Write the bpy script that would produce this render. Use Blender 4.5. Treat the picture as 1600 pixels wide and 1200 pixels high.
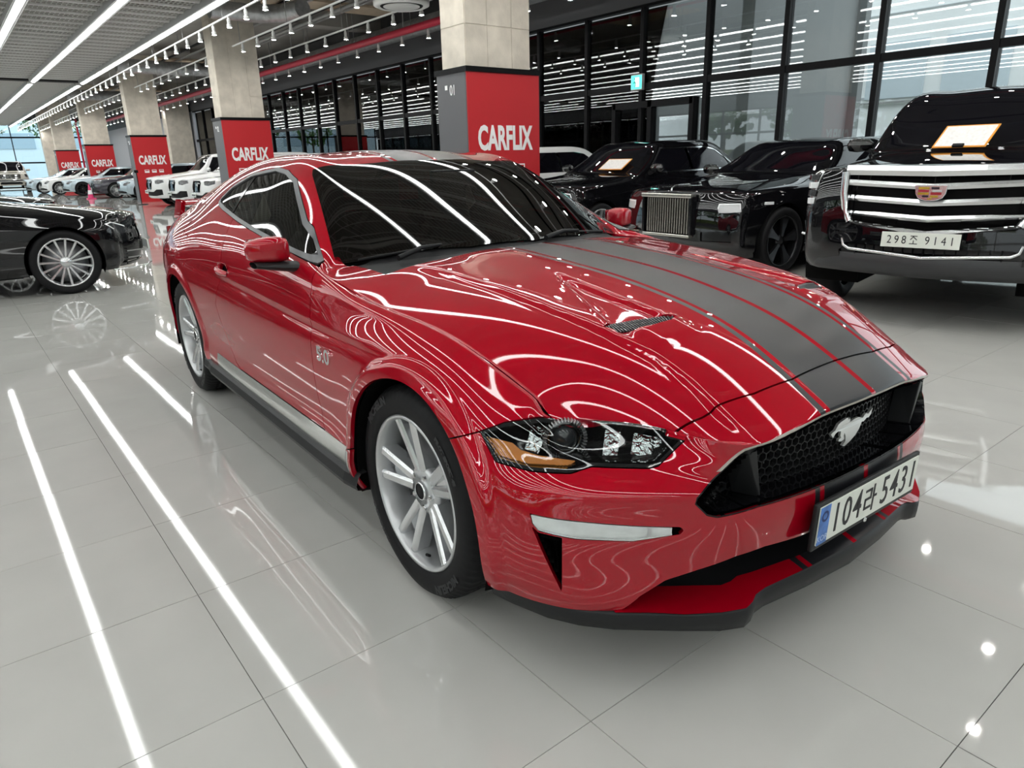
import bpy, bmesh, math, random
import numpy as np
from mathutils import Vector, Matrix

for _o in list(bpy.data.objects):
    bpy.data.objects.remove(_o)
SC = bpy.context.scene
COL = SC.collection
R = math.radians
PI = math.pi

# scratch scene: meshes are evaluated here so that the big scene is not re-evaluated each time
TMP = bpy.data.scenes.new('scratch')
def evaluated_mesh(o):
    TMP.collection.objects.link(o); vl = TMP.view_layers[0]; vl.update()
    me = bpy.data.meshes.new_from_object(o.evaluated_get(vl.depsgraph), depsgraph=vl.depsgraph)
    return me
# ------------------------------------------------------------------ camera
def setup_camera():
    cd = bpy.data.cameras.new('camera')
    cam = bpy.data.objects.new('camera', cd)
    COL.objects.link(cam)
    yaw, pitch, roll = R(142.008), R(17.815), R(-1.413)
    fwd = Vector((math.cos(yaw)*math.cos(pitch), math.sin(yaw)*math.cos(pitch), -math.sin(pitch)))
    right = Vector((math.sin(yaw), -math.cos(yaw), 0))
    up = right.cross(fwd)
    r2 = math.cos(roll)*right + math.sin(roll)*up
    u2 = -math.sin(roll)*right + math.cos(roll)*up
    m = Matrix((r2, u2, -fwd)).transposed().to_4x4()
    m.translation = Vector((1.711, -1.857, 1.321))
    cam.matrix_world = m
    cd.sensor_fit = 'HORIZONTAL'
    cd.sensor_width = 36.0
    cd.lens = 36.0*1094.5/1600.0
    cd.clip_start = 0.05
    cd.clip_end = 400
    SC.camera = cam
setup_camera()
CAR_YAW = R(-1.718)

# ------------------------------------------------------------------ world: overcast daylight outside the hall
def setup_world():
    w = bpy.data.worlds.new('daylight')
    SC.world = w
    w.use_nodes = True
    nt = w.node_tree
    bg = nt.nodes['Background']
    bg.inputs[0].default_value = (0.90, 0.96, 1.0, 1)
    bg.inputs[1].default_value = 2.4
setup_world()
SC.view_settings.view_transform = 'Standard'
SC.view_settings.look = 'None'
SC.view_settings.gamma = 1.0
SC.view_settings.exposure = 0.15
SC.view_settings.use_curve_mapping = False

# ------------------------------------------------------------------ materials
MATS = {}
def mat(name, col=(.5,.5,.5), rough=.5, metal=0.0, spec=.5, coat=0.0, coat_rough=.03, emit=None, estr=1.0,
        trans=0.0, ior=1.45, noise=None, bump=None, alpha=1.0):
    if name in MATS: return MATS[name]
    m = bpy.data.materials.new(name); m.use_nodes = True
    nt = m.node_tree; b = nt.nodes['Principled BSDF']
    b.inputs['Base Color'].default_value = (*col, 1)
    b.inputs['Roughness'].default_value = rough
    b.inputs['Metallic'].default_value = metal
    b.inputs['Specular IOR Level'].default_value = spec
    b.inputs['Coat Weight'].default_value = coat
    b.inputs['Coat Roughness'].default_value = coat_rough
    b.inputs['Transmission Weight'].default_value = trans
    b.inputs['IOR'].default_value = ior
    b.inputs['Alpha'].default_value = alpha
    if emit:
        b.inputs['Emission Color'].default_value = (*emit, 1)
        b.inputs['Emission Strength'].default_value = estr
    if noise or bump:
        tc = nt.nodes.new('ShaderNodeTexCoord')
    if noise:   # (scale, amount, detail)
        n = nt.nodes.new('ShaderNodeTexNoise'); n.inputs['Scale'].default_value = noise[0]
        n.inputs['Detail'].default_value = noise[2] if len(noise) > 2 else 4
        nt.links.new(tc.outputs['Object'], n.inputs['Vector'])
        mr = nt.nodes.new('ShaderNodeMapRange')
        mr.inputs['From Min'].default_value = .25; mr.inputs['From Max'].default_value = .75
        mr.inputs['To Min'].default_value = 1-noise[1]; mr.inputs['To Max'].default_value = 1+noise[1]
        nt.links.new(n.outputs['Fac'], mr.inputs['Value'])
        mx = nt.nodes.new('ShaderNodeMix'); mx.data_type = 'RGBA'; mx.blend_type = 'MULTIPLY'
        mx.inputs[0].default_value = 1
        mx.inputs[6].default_value = (*col, 1)
        nt.links.new(mr.outputs[0], mx.inputs[7])
        nt.links.new(mx.outputs[2], b.inputs['Base Color'])
    if bump:    # (scale, strength, distance)
        n = nt.nodes.new('ShaderNodeTexNoise'); n.inputs['Scale'].default_value = bump[0]
        nt.links.new(tc.outputs['Object'], n.inputs['Vector'])
        bp = nt.nodes.new('ShaderNodeBump'); bp.inputs['Strength'].default_value = bump[1]
        bp.inputs['Distance'].default_value = bump[2]
        nt.links.new(n.outputs['Fac'], bp.inputs['Height'])
        nt.links.new(bp.outputs[0], b.inputs['Normal'])
    MATS[name] = m
    return m

# ------------------------------------------------------------------ object helpers
def link(o, parent=None):
    COL.objects.link(o)
    if parent is not None: o.parent = parent
    return o
def empty(name, loc=(0,0,0), rz=0.0, parent=None):
    o = bpy.data.objects.new(name, None); o.empty_display_size = .1
    o.location = loc; o.rotation_euler = (0,0,rz)
    return link(o, parent)
def tag(o, label=None, cat=None, group=None, kind=None):
    if label: o['label'] = label
    if cat: o['category'] = cat
    if group: o['group'] = group
    if kind: o['kind'] = kind
    return o
def mesh_obj(name, verts, faces, m, parent=None, normals=None, smooth=False):
    me = bpy.data.meshes.new(name)
    if isinstance(faces, np.ndarray):
        vv = np.ascontiguousarray(verts, np.float32); k = faces.shape[1]; nf = len(faces)
        me.vertices.add(len(vv)); me.vertices.foreach_set('co', vv.ravel())
        me.loops.add(nf*k); me.loops.foreach_set('vertex_index', np.ascontiguousarray(faces, np.int32).ravel())
        me.polygons.add(nf); me.polygons.foreach_set('loop_start', np.arange(0, nf*k, k, dtype=np.int32))
        me.update(calc_edges=True)
    else:
        me.from_pydata([tuple(v) for v in verts], [], [tuple(f) for f in faces])
    if smooth or normals is not None:
        me.polygons.foreach_set('use_smooth', np.ones(len(me.polygons), dtype=bool))
    if normals is not None:
        nn = np.asarray(normals, float); nn = nn/(np.linalg.norm(nn, axis=1, keepdims=True)+1e-12)
        me.normals_split_custom_set_from_vertices(nn.tolist())
    if m is not None:
        for mm in (m if isinstance(m, (list, tuple)) else [m]): me.materials.append(mm)
    o = bpy.data.objects.new(name, me)
    return link(o, parent)
class MB:
    """collects simple shapes and turns them into ONE mesh object"""
    def __init__(s): s.v = []; s.f = []; s.sm = []
    def add(s, v, f, smooth=False):
        b = len(s.v); s.v += [tuple(p) for p in v]
        s.f += [tuple(i+b for i in q) for q in f]; s.sm += [smooth]*len(f); return s
    def box(s, c, d, rz=0.0, M=None):
        x, y, z = d[0]/2, d[1]/2, d[2]/2
        v = [(-x,-y,-z),(x,-y,-z),(x,y,-z),(-x,y,-z),(-x,-y,z),(x,-y,z),(x,y,z),(-x,y,z)]
        if M is not None: v = [M @ Vector(p) for p in v]
        elif rz:
            cc, ss = math.cos(rz), math.sin(rz); v = [(p[0]*cc-p[1]*ss, p[0]*ss+p[1]*cc, p[2]) for p in v]
        v = [(p[0]+c[0], p[1]+c[1], p[2]+c[2]) for p in v]
        return s.add(v, [(0,3,2,1),(4,5,6,7),(0,1,5,4),(1,2,6,5),(2,3,7,6),(3,0,4,7)])
    def bar(s, a, b, w, h, up=(0,0,1)):
        a, b = Vector(a), Vector(b); d = (b-a); L = d.length; d.normalize(); up = Vector(up)
        sd = d.cross(up)
        if sd.length < 1e-5: sd = d.cross(Vector((1,0,0)))
        sd.normalize(); u2 = sd.cross(d)
        v = []
        for p in (a, b):
            for i, j in ((-1,-1),(1,-1),(1,1),(-1,1)): v.append(p + sd*(i*w/2) + u2*(j*h/2))
        return s.add(v, [(0,1,2,3),(7,6,5,4),(0,4,5,1),(1,5,6,2),(2,6,7,3),(3,7,4,0)])
    def tube(s, pts, r, n=8, cap=True, smooth=True):
        pts = [Vector(p) for p in pts]; rr = r if isinstance(r, (list, tuple)) else [r]*len(pts)
        v = []; f = []; prev = None
        for i, p in enumerate(pts):
            d = (pts[min(i+1, len(pts)-1)] - pts[max(i-1, 0)]).normalized()
            if prev is None:
                a = Vector((0,0,1)) if abs(d.z) < .9 else Vector((1,0,0))
                u = d.cross(a).normalized()
            else:
                u = (prev - d*prev.dot(d)).normalized()
            w = d.cross(u); prev = u
            for k in range(n):
                t = 2*PI*k/n; v.append(p + (u*math.cos(t)+w*math.sin(t))*rr[i])
        for i in range(len(pts)-1):
            for k in range(n):
                a = i*n+k; b = i*n+(k+1) % n; f.append((a, a+n, b+n, b))
        s.add(v, f, smooth)
        if cap:
            s.add(v[:n], [tuple(range(n))]); s.add(v[-n:], [tuple(reversed(range(n)))])
        return s
    def lathe(s, prof, n=32, axis='z', c=(0,0,0), smooth=True, close=False):
        v = []; f = []; m = len(prof)
        for k in range(n):
            t = 2*PI*k/n; ct, st = math.cos(t), math.sin(t)
            for r, h in prof:
                if axis == 'z': p = (r*ct, r*st, h)
                elif axis == 'y': p = (r*ct, h, r*st)
                else: p = (h, r*ct, r*st)
                v.append((p[0]+c[0], p[1]+c[1], p[2]+c[2]))
        for k in range(n):
            k2 = (k+1) % n
            for j in range(m-1 if not close else m):
                j2 = (j+1) % m
                q = (k*m+j, k2*m+j, k2*m+j2, k*m+j2)
                if axis == 'y': q = q[::-1]
                f.append(q)
        return s.add(v, f, smooth)
    def prism(s, poly, fn, h0, h1):
        """2-D outline -> solid; fn(u,v,h) gives a 3-D point"""
        n = len(poly); v = [fn(a, b, h0) for a, b in poly] + [fn(a, b, h1) for a, b in poly]
        f = [tuple(reversed(range(n))), tuple(range(n, 2*n))]
        f += [(i, (i+1) % n, n+(i+1) % n, n+i) for i in range(n)]
        return s.add(v, f)
    def grid(s, P, smooth=True, flip=False):
        """P: rows x cols of points"""
        nr, nc = len(P), len(P[0]); f = []
        for i in range(nr-1):
            for j in range(nc-1):
                q = (i*nc+j, i*nc+j+1, (i+1)*nc+j+1, (i+1)*nc+j)
                f.append(q[::-1] if flip else q)
        return s.add([p for r in P for p in r], f, smooth)
    def mesh(s, name):
        me = bpy.data.meshes.new(name); me.from_pydata(s.v, [], s.f)
        me.polygons.foreach_set('use_smooth', np.array(s.sm, dtype=bool)); return me
    def build(s, name, m, parent=None, bevel=0.0, autosm=None):
        me = s.mesh(name)
        if m is not None: me.materials.append(m)
        o = bpy.data.objects.new(name, me); link(o, parent)
        if bevel:
            bm = bmesh.new(); bm.from_mesh(me)
            bmesh.ops.remove_doubles(bm, verts=bm.verts, dist=1e-5)
            es = [e for e in bm.edges if len(e.link_faces) == 2 and e.calc_face_angle(0) > .6]
            bmesh.ops.bevel(bm, geom=es, offset=bevel, segments=2, affect='EDGES', profile=.6)
            bm.to_mesh(me); bm.free()
        return o
def copy_tree(o, parent=None):
    c = o.copy(); COL.objects.link(c); c.parent = parent
    for ch in list(o.children): copy_tree(ch, c)
    return c
def pchip(xs, ys, x):
    xs = np.asarray(xs, float); ys = np.asarray(ys, float); x = np.asarray(x, float)
    h = np.diff(xs); d = np.diff(ys)/h; m = np.zeros(len(xs))
    for i in range(1, len(xs)-1):
        if d[i-1]*d[i] > 0:
            w1 = 2*h[i]+h[i-1]; w2 = h[i]+2*h[i-1]; m[i] = (w1+w2)/(w1/d[i-1]+w2/d[i])
    m[0] = d[0]; m[-1] = d[-1]
    k = np.clip(np.searchsorted(xs, x)-1, 0, len(xs)-2); t = (x-xs[k])/h[k]; t = np.clip(t, 0, 1)
    return ((2*t**3-3*t**2+1)*ys[k] + (t**3-2*t**2+t)*h[k]*m[k] + (-2*t**3+3*t**2)*ys[k+1] + (t**3-t**2)*h[k]*m[k+1])
# ------------------------------------------------------------------ panel surfaces: cage -> smooth skin -> cut into panels
class Skin:
    def __init__(s, v, n, t, p):
        s.v = np.asarray(v, float).reshape(-1, 3); s.n = np.asarray(n, float).reshape(-1, 3)
        s.t = np.asarray(t, int).reshape(-1, 3); s.p = np.asarray(p, int)
    def sub(s, mask):
        t = s.t[mask]; use = np.zeros(len(s.v), bool); use[t.ravel()] = True; mp = np.cumsum(use)-1
        return Skin(s.v[use], s.n[use], mp[t], s.p[mask])
    def refine(s, f, size):
        """split triangles near the zero line of f until their edges are shorter than size"""
        d = f(s.v)
        for _ in range(8):
            e = np.stack([np.linalg.norm(s.v[s.t[:, i]]-s.v[s.t[:, (i+1) % 3]], axis=1) for i in range(3)], 1).max(1)
            near = (np.abs(d)[s.t].min(1) < e*1.02) & (e > size)
            if not near.any(): break
            t = s.t[near]; nv = len(s.v)
            ed = np.concatenate([t[:, [0,1]], t[:, [1,2]], t[:, [2,0]]])
            key = np.minimum(ed[:,0], ed[:,1]).astype(np.int64)*nv + np.maximum(ed[:,0], ed[:,1])
            uk, inv = np.unique(key, return_inverse=True); inv = inv.reshape(-1); u = np.stack([uk//nv, uk % nv], 1)
            mv = (s.v[u[:,0]]+s.v[u[:,1]])/2; mn = s.n[u[:,0]]+s.n[u[:,1]]
            mn /= np.linalg.norm(mn, axis=1, keepdims=True)+1e-12
            k = len(t); a, b, c = inv[:k]+nv, inv[k:2*k]+nv, inv[2*k:]+nv
            d = np.concatenate([d, f(mv)])
            new = np.concatenate([np.stack(q, 1) for q in ((t[:,0],a,c),(a,t[:,1],b),(c,b,t[:,2]),(a,b,c))])
            s = Skin(np.vstack([s.v, mv]), np.vstack([s.n, mn]), np.vstack([s.t[~near], new]),
                     np.concatenate([s.p[~near], np.tile(s.p[near], 4)]))
        return s
    def clip(s, f, size=None):
        """keep f >= 0"""
        if size: s = s.refine(f, size)
        d = f(s.v); d = np.where(np.abs(d) < 1e-7, 1e-7, d); pos = d > 0; c = pos[s.t].sum(1)
        keep = s.t[c == 3]; kp = s.p[c == 3]
        nv0 = len(s.v); V = []; N = []; cache = {}; new = []; npat = []
        def cut(i, j):
            k = (i, j) if i < j else (j, i)
            if k not in cache:
                w = d[i]/(d[i]-d[j]); cache[k] = nv0+len(V)
                V.append(s.v[i]*(1-w)+s.v[j]*w); N.append(s.n[i]*(1-w)+s.n[j]*w)
            return cache[k]
        for ti in np.nonzero((c == 1) | (c == 2))[0]:
            t = s.t[ti]; poly = []
            for q in range(3):
                i, j = t[q], t[(q+1) % 3]
                if pos[i]: poly.append(i)
                if pos[i] != pos[j]: poly.append(cut(i, j))
            for q in range(1, len(poly)-1):
                new.append((poly[0], poly[q], poly[q+1])); npat.append(s.p[ti])
        t = np.vstack([keep, np.array(new, int).reshape(-1, 3)]); p = np.concatenate([kp, np.array(npat, int)])
        r = Skin(np.vstack([s.v, np.array(V).reshape(-1, 3)]), np.vstack([s.n, np.array(N).reshape(-1, 3)]), t, p)
        return r.sub(np.ones(len(t), bool)) if len(t) else r
    def offset(s, d): return Skin(s.v + s.n*d, s.n, s.t, s.p)
    def mirror(s):
        k = np.array([1, -1, 1]); return Skin(s.v*k, s.n*k, s.t[:, ::-1], s.p)
    def join(s, o): return Skin(np.vstack([s.v, o.v]), np.vstack([s.n, o.n]), np.vstack([s.t, o.t+len(s.v)]), np.concatenate([s.p, o.p]))
    def weld(s, eps=1e-5):
        k = np.round(s.v/eps).astype(np.int64)+1000000; k = (k[:,0]*2000003+k[:,1])*2000003+k[:,2]
        u, idx, inv = np.unique(k, return_index=True, return_inverse=True); inv = inv.reshape(-1)
        n = np.zeros((len(u), 3)); np.add.at(n, inv, s.n); n /= np.linalg.norm(n, axis=1, keepdims=True)+1e-12
        t = inv[s.t]; ok = (t[:,0] != t[:,1]) & (t[:,1] != t[:,2]) & (t[:,0] != t[:,2])
        return Skin(s.v[idx], n, t[ok], s.p[ok])
    def obj(s, name, m, parent=None, flange=0.0, offs=0.0):
        q = s.weld(); v = q.v + q.n*offs; n = q.n; t = q.t
        V, N, F = [v], [n], [t]
        if flange:
            ed = np.concatenate([t[:, [0,1]], t[:, [1,2]], t[:, [2,0]]]); key = np.minimum(ed[:,0], ed[:,1]).astype(np.int64)*len(v)+np.maximum(ed[:,0], ed[:,1])
            u, inv, cnt = np.unique(key, return_inverse=True, return_counts=True); inv = inv.reshape(-1)
            b = ed[cnt[inv] == 1]
            # drop edges on the centre plane
            b = b[~((np.abs(v[b[:,0],1]) < 1e-4) & (np.abs(v[b[:,1],1]) < 1e-4))]
            k = len(b)
            if k:
                base = len(v); A, B = v[b[:,0]], v[b[:,1]]; A2, B2 = A-n[b[:,0]]*flange, B-n[b[:,1]]*flange
                fn = np.cross(B-A, A2-A); fn = -fn/(np.linalg.norm(fn, axis=1, keepdims=True)+1e-12)
                V.append(np.concatenate([A, B, A2, B2])); N.append(np.tile(fn, (4, 1)))
                i = np.arange(k)+base
                F.append(np.stack([i, i+2*k, i+3*k], 1)); F.append(np.stack([i, i+3*k, i+k], 1))
        return mesh_obj(name, np.vstack(V), np.vstack(F), m, parent, normals=np.vstack(N))

def make_skin(verts, faces, patch, creases, level=4, fit=6):
    """verts: wanted surface points.  faces: quads.  patch id per face.  creases {(a,b):w}"""
    tgt = np.array(verts, float); cage = tgt.copy()
    def ev(c, lv, names=False):
        me = bpy.data.meshes.new('cage_tmp'); me.from_pydata([tuple(p) for p in c], [], faces)
        for i, p in enumerate(patch): me.polygons[i].material_index = p
        if creases:
            at = me.attributes.new('crease_edge', 'FLOAT', 'EDGE')
            for e in me.edges:
                k = tuple(sorted(e.vertices)); at.data[e.index].value = creases.get(k, 0.0)
        for _ in range(12): me.materials.append(None)
        o = bpy.data.objects.new('cage_tmp', me)
        md = o.modifiers.new('s', 'SUBSURF'); md.levels = lv; md.render_levels = lv; md.use_limit_surface = True
        md.boundary_smooth = 'ALL'; md.use_creases = True
        em = evaluated_mesh(o)
        v = np.zeros(len(em.vertices)*3); em.vertices.foreach_get('co', v); v = v.reshape(-1, 3)
        q = np.zeros(len(em.loops), int); em.loops.foreach_get('vertex_index', q); q = q.reshape(-1, 4)
        mi = np.zeros(len(em.polygons), int); em.polygons.foreach_get('material_index', mi)
        bpy.data.objects.remove(o); bpy.data.meshes.remove(me); bpy.data.meshes.remove(em)
        return v, q, mi
    for _ in range(fit):
        v, _q, _m = ev(cage, 1); d = tgt - v[:len(tgt)]
        # keep the centre plane exact
        cage = cage + .9*d
    v, q, mi = ev(cage, level)
    return v, q, mi
def quad_normals(v, q, groups=None):
    n = np.zeros_like(v); a = v[q[:,2]]-v[q[:,0]]; b = v[q[:,3]]-v[q[:,1]]; fn = np.cross(a, b)
    for i in range(4): np.add.at(n, q[:, i], fn)
    return n/(np.linalg.norm(n, axis=1, keepdims=True)+1e-12)
def seg_sdf(poly):
    """signed distance to a closed 2-D polygon, positive inside"""
    P = np.array(poly, float); Q = np.roll(P, -1, 0)
    def f(u, w):
        d = np.full(len(u), 1e18)
        for (x1, y1), (x2, y2) in zip(P, Q):
            ex, ey = x2-x1, y2-y1; rx, ry = u-x1, w-y1; h = np.clip((rx*ex+ry*ey)/(ex*ex+ey*ey+1e-12), 0, 1)
            d = np.minimum(d, (rx-ex*h)**2+(ry-ey*h)**2)
        d = np.sqrt(d)
        ins = np.zeros(len(u), bool)
        for (x1, y1), (x2, y2) in zip(P, Q):
            c = ((y1 > w) != (y2 > w)) & (u < (x2-x1)*(w-y1)/((y2-y1) if abs(y2-y1) > 1e-12 else 1e-12)+x1); ins ^= c
        return np.where(ins, d, -d)
    return f
def line_dist(poly):
    """signed distance to an open 2-D polyline, positive on its left side"""
    P = np.array(poly, float); A, B = P[:-1], P[1:]
    def f(u, w):
        pt = np.stack([u, w], 1)[:, None, :]; e = (B-A)[None]; r = pt-A[None]
        h = (r*e).sum(2)/((e*e).sum(2)+1e-12)
        lo = np.zeros(len(A)); hi = np.ones(len(A)); lo[0] = -1e9; hi[-1] = 1e9
        h = np.clip(h, lo, hi); dv = r-e*h[..., None]; d = np.linalg.norm(dv, axis=2); k = d.argmin(1); i = np.arange(len(u))
        s = np.sign((e[0, k, 0]*r[i, k, 1] - e[0, k, 1]*r[i, k, 0])); return d[i, k]*np.where(s == 0, 1, s)
    return f
# ------------------------------------------------------------------ the red coupe: surface points (x forward, w half width, z up; front axle x=0)
XS = [-3.80,-3.60,-3.35,-3.05,-2.72,-2.40,-2.05,-1.70,-1.35,-1.0,-.64,-.42,-.2,.03]
WZ = {
 9: [(0.69,0.89),(0.755,0.928),(0.8,0.945),(0.845,0.957),(0.873,0.958),(0.882,0.955),(0.882,0.95),(0.882,0.94),(0.882,0.93),(0.882,0.915),(0.884,0.888),(0.882,0.868),(0.876,0.85),(0.868,0.825)],
 8: [(0.715,0.83),(0.79,0.858),(0.852,0.862),(0.902,0.857),(0.924,0.852),(0.92,0.845),(0.915,0.835),(0.913,0.82),(0.912,0.808),(0.912,0.797),(0.912,0.785),(0.912,0.783),(0.909,0.785),(0.902,0.778)],
 7: [(0.735,0.8),(0.805,0.83),(0.868,0.83),(0.918,0.815),(0.938,0.8),(0.93,0.8),(0.917,0.795),(0.914,0.785),(0.913,0.775),(0.913,0.764),(0.913,0.754),(0.915,0.754),(0.915,0.755),(0.914,0.75)],
 6: [(0.75,0.72),(0.82,0.74),(0.88,0.74),(0.932,0.735),(0.95,0.73),(0.942,0.73),(0.93,0.73),(0.928,0.725),(0.928,0.72),(0.928,0.715),(0.928,0.71),(0.928,0.71),(0.93,0.708),(0.928,0.7)],
 5: [(0.755,0.62),(0.825,0.62),(0.883,0.62),(0.934,0.62),(0.95,0.62),(0.94,0.62),(0.933,0.62),(0.935,0.62),(0.936,0.62),(0.936,0.62),(0.935,0.62),(0.935,0.62),(0.938,0.62),(0.936,0.62)],
 4: [(0.755,0.52),(0.825,0.52),(0.882,0.52),(0.93,0.52),(0.946,0.52),(0.935,0.52),(0.928,0.52),(0.931,0.52),(0.932,0.52),(0.932,0.52),(0.931,0.52),(0.932,0.52),(0.938,0.52),(0.94,0.52)],
 3: [(0.755,0.43),(0.82,0.43),(0.876,0.43),(0.922,0.43),(0.945,0.43),(0.93,0.43),(0.922,0.43),(0.925,0.43),(0.926,0.43),(0.926,0.43),(0.926,0.43),(0.929,0.43),(0.937,0.43),(0.94,0.43)],
 2: [(0.75,0.345),(0.815,0.345),(0.87,0.345),(0.915,0.345),(0.94,0.345),(0.932,0.345),(0.935,0.345),(0.938,0.345),(0.938,0.345),(0.938,0.345),(0.938,0.345),(0.938,0.345),(0.939,0.345),(0.938,0.345)],
 1: [(0.735,0.275),(0.8,0.275),(0.855,0.275),(0.9,0.275),(0.925,0.275),(0.92,0.275),(0.925,0.275),(0.928,0.275),(0.928,0.275),(0.928,0.275),(0.928,0.275),(0.926,0.275),(0.924,0.275),(0.922,0.275)],
 0: [(0.705,0.2),(0.765,0.2),(0.815,0.2),(0.855,0.2),(0.88,0.2),(0.88,0.2),(0.88,0.2),(0.88,0.2),(0.88,0.2),(0.88,0.2),(0.88,0.2),(0.88,0.2),(0.88,0.2),(0.88,0.2)],
}
# stations near the nose, lines 0..9: s14, s15, s16
NOSE = {
 9: [(.22,.855,.785),(.36,.835,.73),(.46,.80,.69)],
 8: [(.23,.89,.74),(.38,.865,.69),(.49,.82,.65)],
 7: [(.23,.905,.71),(.39,.885,.655),(.51,.835,.615)],
 6: [(.24,.92,.67),(.40,.90,.61),(.54,.85,.575)],
 5: [(.24,.930,.60),(.41,.918,.55),(.55,.87,.52)],
 4: [(.24,.936,.52),(.42,.925,.485),(.56,.88,.455)],
 3: [(.24,.938,.43),(.425,.928,.41),(.565,.885,.39)],
 2: [(.24,.935,.34),(.43,.925,.335),(.57,.88,.325)],
 1: [(.24,.918,.27),(.43,.91,.27),(.57,.865,.268)],
 0: [(.24,.88,.205),(.43,.885,.215),(.57,.845,.215)],
}
# top lines 10..14 at stations s0..s16
TOP = [
 [(-3.80,.645,.945),(-3.82,.55,.975),(-3.84,.40,.985),(-3.85,.2,.99),(-3.855,0,.992)],
 [(-3.60,.685,.985),(-3.60,.59,1.01),(-3.60,.43,1.026),(-3.60,.21,1.03),(-3.60,0,1.032)],
 [(-3.35,.715,1.028),(-3.35,.62,1.055),(-3.35,.45,1.08),(-3.35,.22,1.085),(-3.35,0,1.087)],
 [(-3.05,.738,1.06),(-3.05,.645,1.135),(-3.05,.45,1.165),(-3.05,.22,1.178),(-3.05,0,1.182)],
 [(-2.72,.762,1.085),(-2.72,.62,1.215),(-2.72,.43,1.26),(-2.72,.21,1.275),(-2.72,0,1.28)],
 [(-2.40,.785,1.098),(-2.40,.60,1.283),(-2.40,.41,1.328),(-2.40,.2,1.342),(-2.40,0,1.346)],
 [(-2.05,.80,1.085),(-2.05,.595,1.318),(-2.05,.41,1.362),(-2.05,.2,1.374),(-2.05,0,1.377)],
 [(-1.70,.82,1.055),(-1.70,.60,1.318),(-1.70,.42,1.362),(-1.70,.2,1.376),(-1.70,0,1.379)],
 [(-1.35,.833,1.02),(-1.40,.625,1.275),(-1.36,.44,1.315),(-1.33,.22,1.33),(-1.32,0,1.333)],
 [(-1.0,.838,.985),(-1.04,.70,1.10),(-.98,.49,1.155),(-.925,.25,1.172),(-.905,0,1.178)],
 [(-.64,.845,.937),(-.78,.765,.945),(-.66,.55,.972),(-.54,.28,.992),(-.49,0,.998)],
 [(-.42,.842,.905),(-.46,.63,.963),(-.42,.42,.982),(-.38,.25,.996),(-.36,0,.993)],
 [(-.2,.825,.885),(-.2,.62,.95),(-.2,.42,.970),(-.2,.25,.985),(-.2,0,.984)],
 [(.03,.798,.862),(.03,.61,.932),(.03,.42,.953),(.03,.25,.967),(.03,0,.967)],
 [(.22,.782,.822),(.22,.605,.905),(.23,.42,.925),(.24,.25,.943),(.24,0,.943)],
 [(.38,.76,.765),(.42,.60,.86),(.46,.43,.885),(.48,.25,.899),(.48,0,.896)],
 [(.44,.748,.733),(.55,.595,.79),(.66,.44,.80),(.69,.24,.823),(.70,0,.823)],
]
# nose columns 10..14, rows 10..0
FRONT = {
 10: [(.49,.735,.692),(.555,.75,.655),(.60,.755,.62),(.625,.765,.59),(.655,.78,.555),(.655,.79,.50),(.665,.795,.44),(.67,.795,.38),(.68,.79,.32),(.69,.775,.265),(.68,.755,.215)],
 11: [(.66,.59,.695),(.70,.60,.655),(.735,.605,.62),(.755,.61,.59),(.785,.615,.55),(.79,.62,.50),(.795,.62,.44),(.79,.62,.37),(.79,.62,.31),(.79,.61,.255),(.78,.60,.205)],
 12: [(.86,.45,.667),(.858,.45,.64),(.86,.45,.61),(.865,.45,.575),(.872,.45,.535),(.878,.45,.49),(.88,.45,.44),(.872,.45,.37),(.865,.45,.31),(.86,.445,.255),(.85,.44,.2)],
 13: [(.90,.22,.70),(.893,.22,.66),(.893,.22,.62),(.897,.22,.58),(.905,.22,.54),(.912,.22,.49),(.915,.22,.44),(.907,.22,.37),(.90,.22,.31),(.89,.22,.255),(.875,.22,.2)],
 14: [(.913,0,.707),(.905,0,.66),(.905,0,.62),(.908,0,.58),(.915,0,.54),(.922,0,.49),(.925,0,.44),(.917,0,.37),(.91,0,.31),(.90,0,.255),(.885,0,.2)],
}
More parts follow.
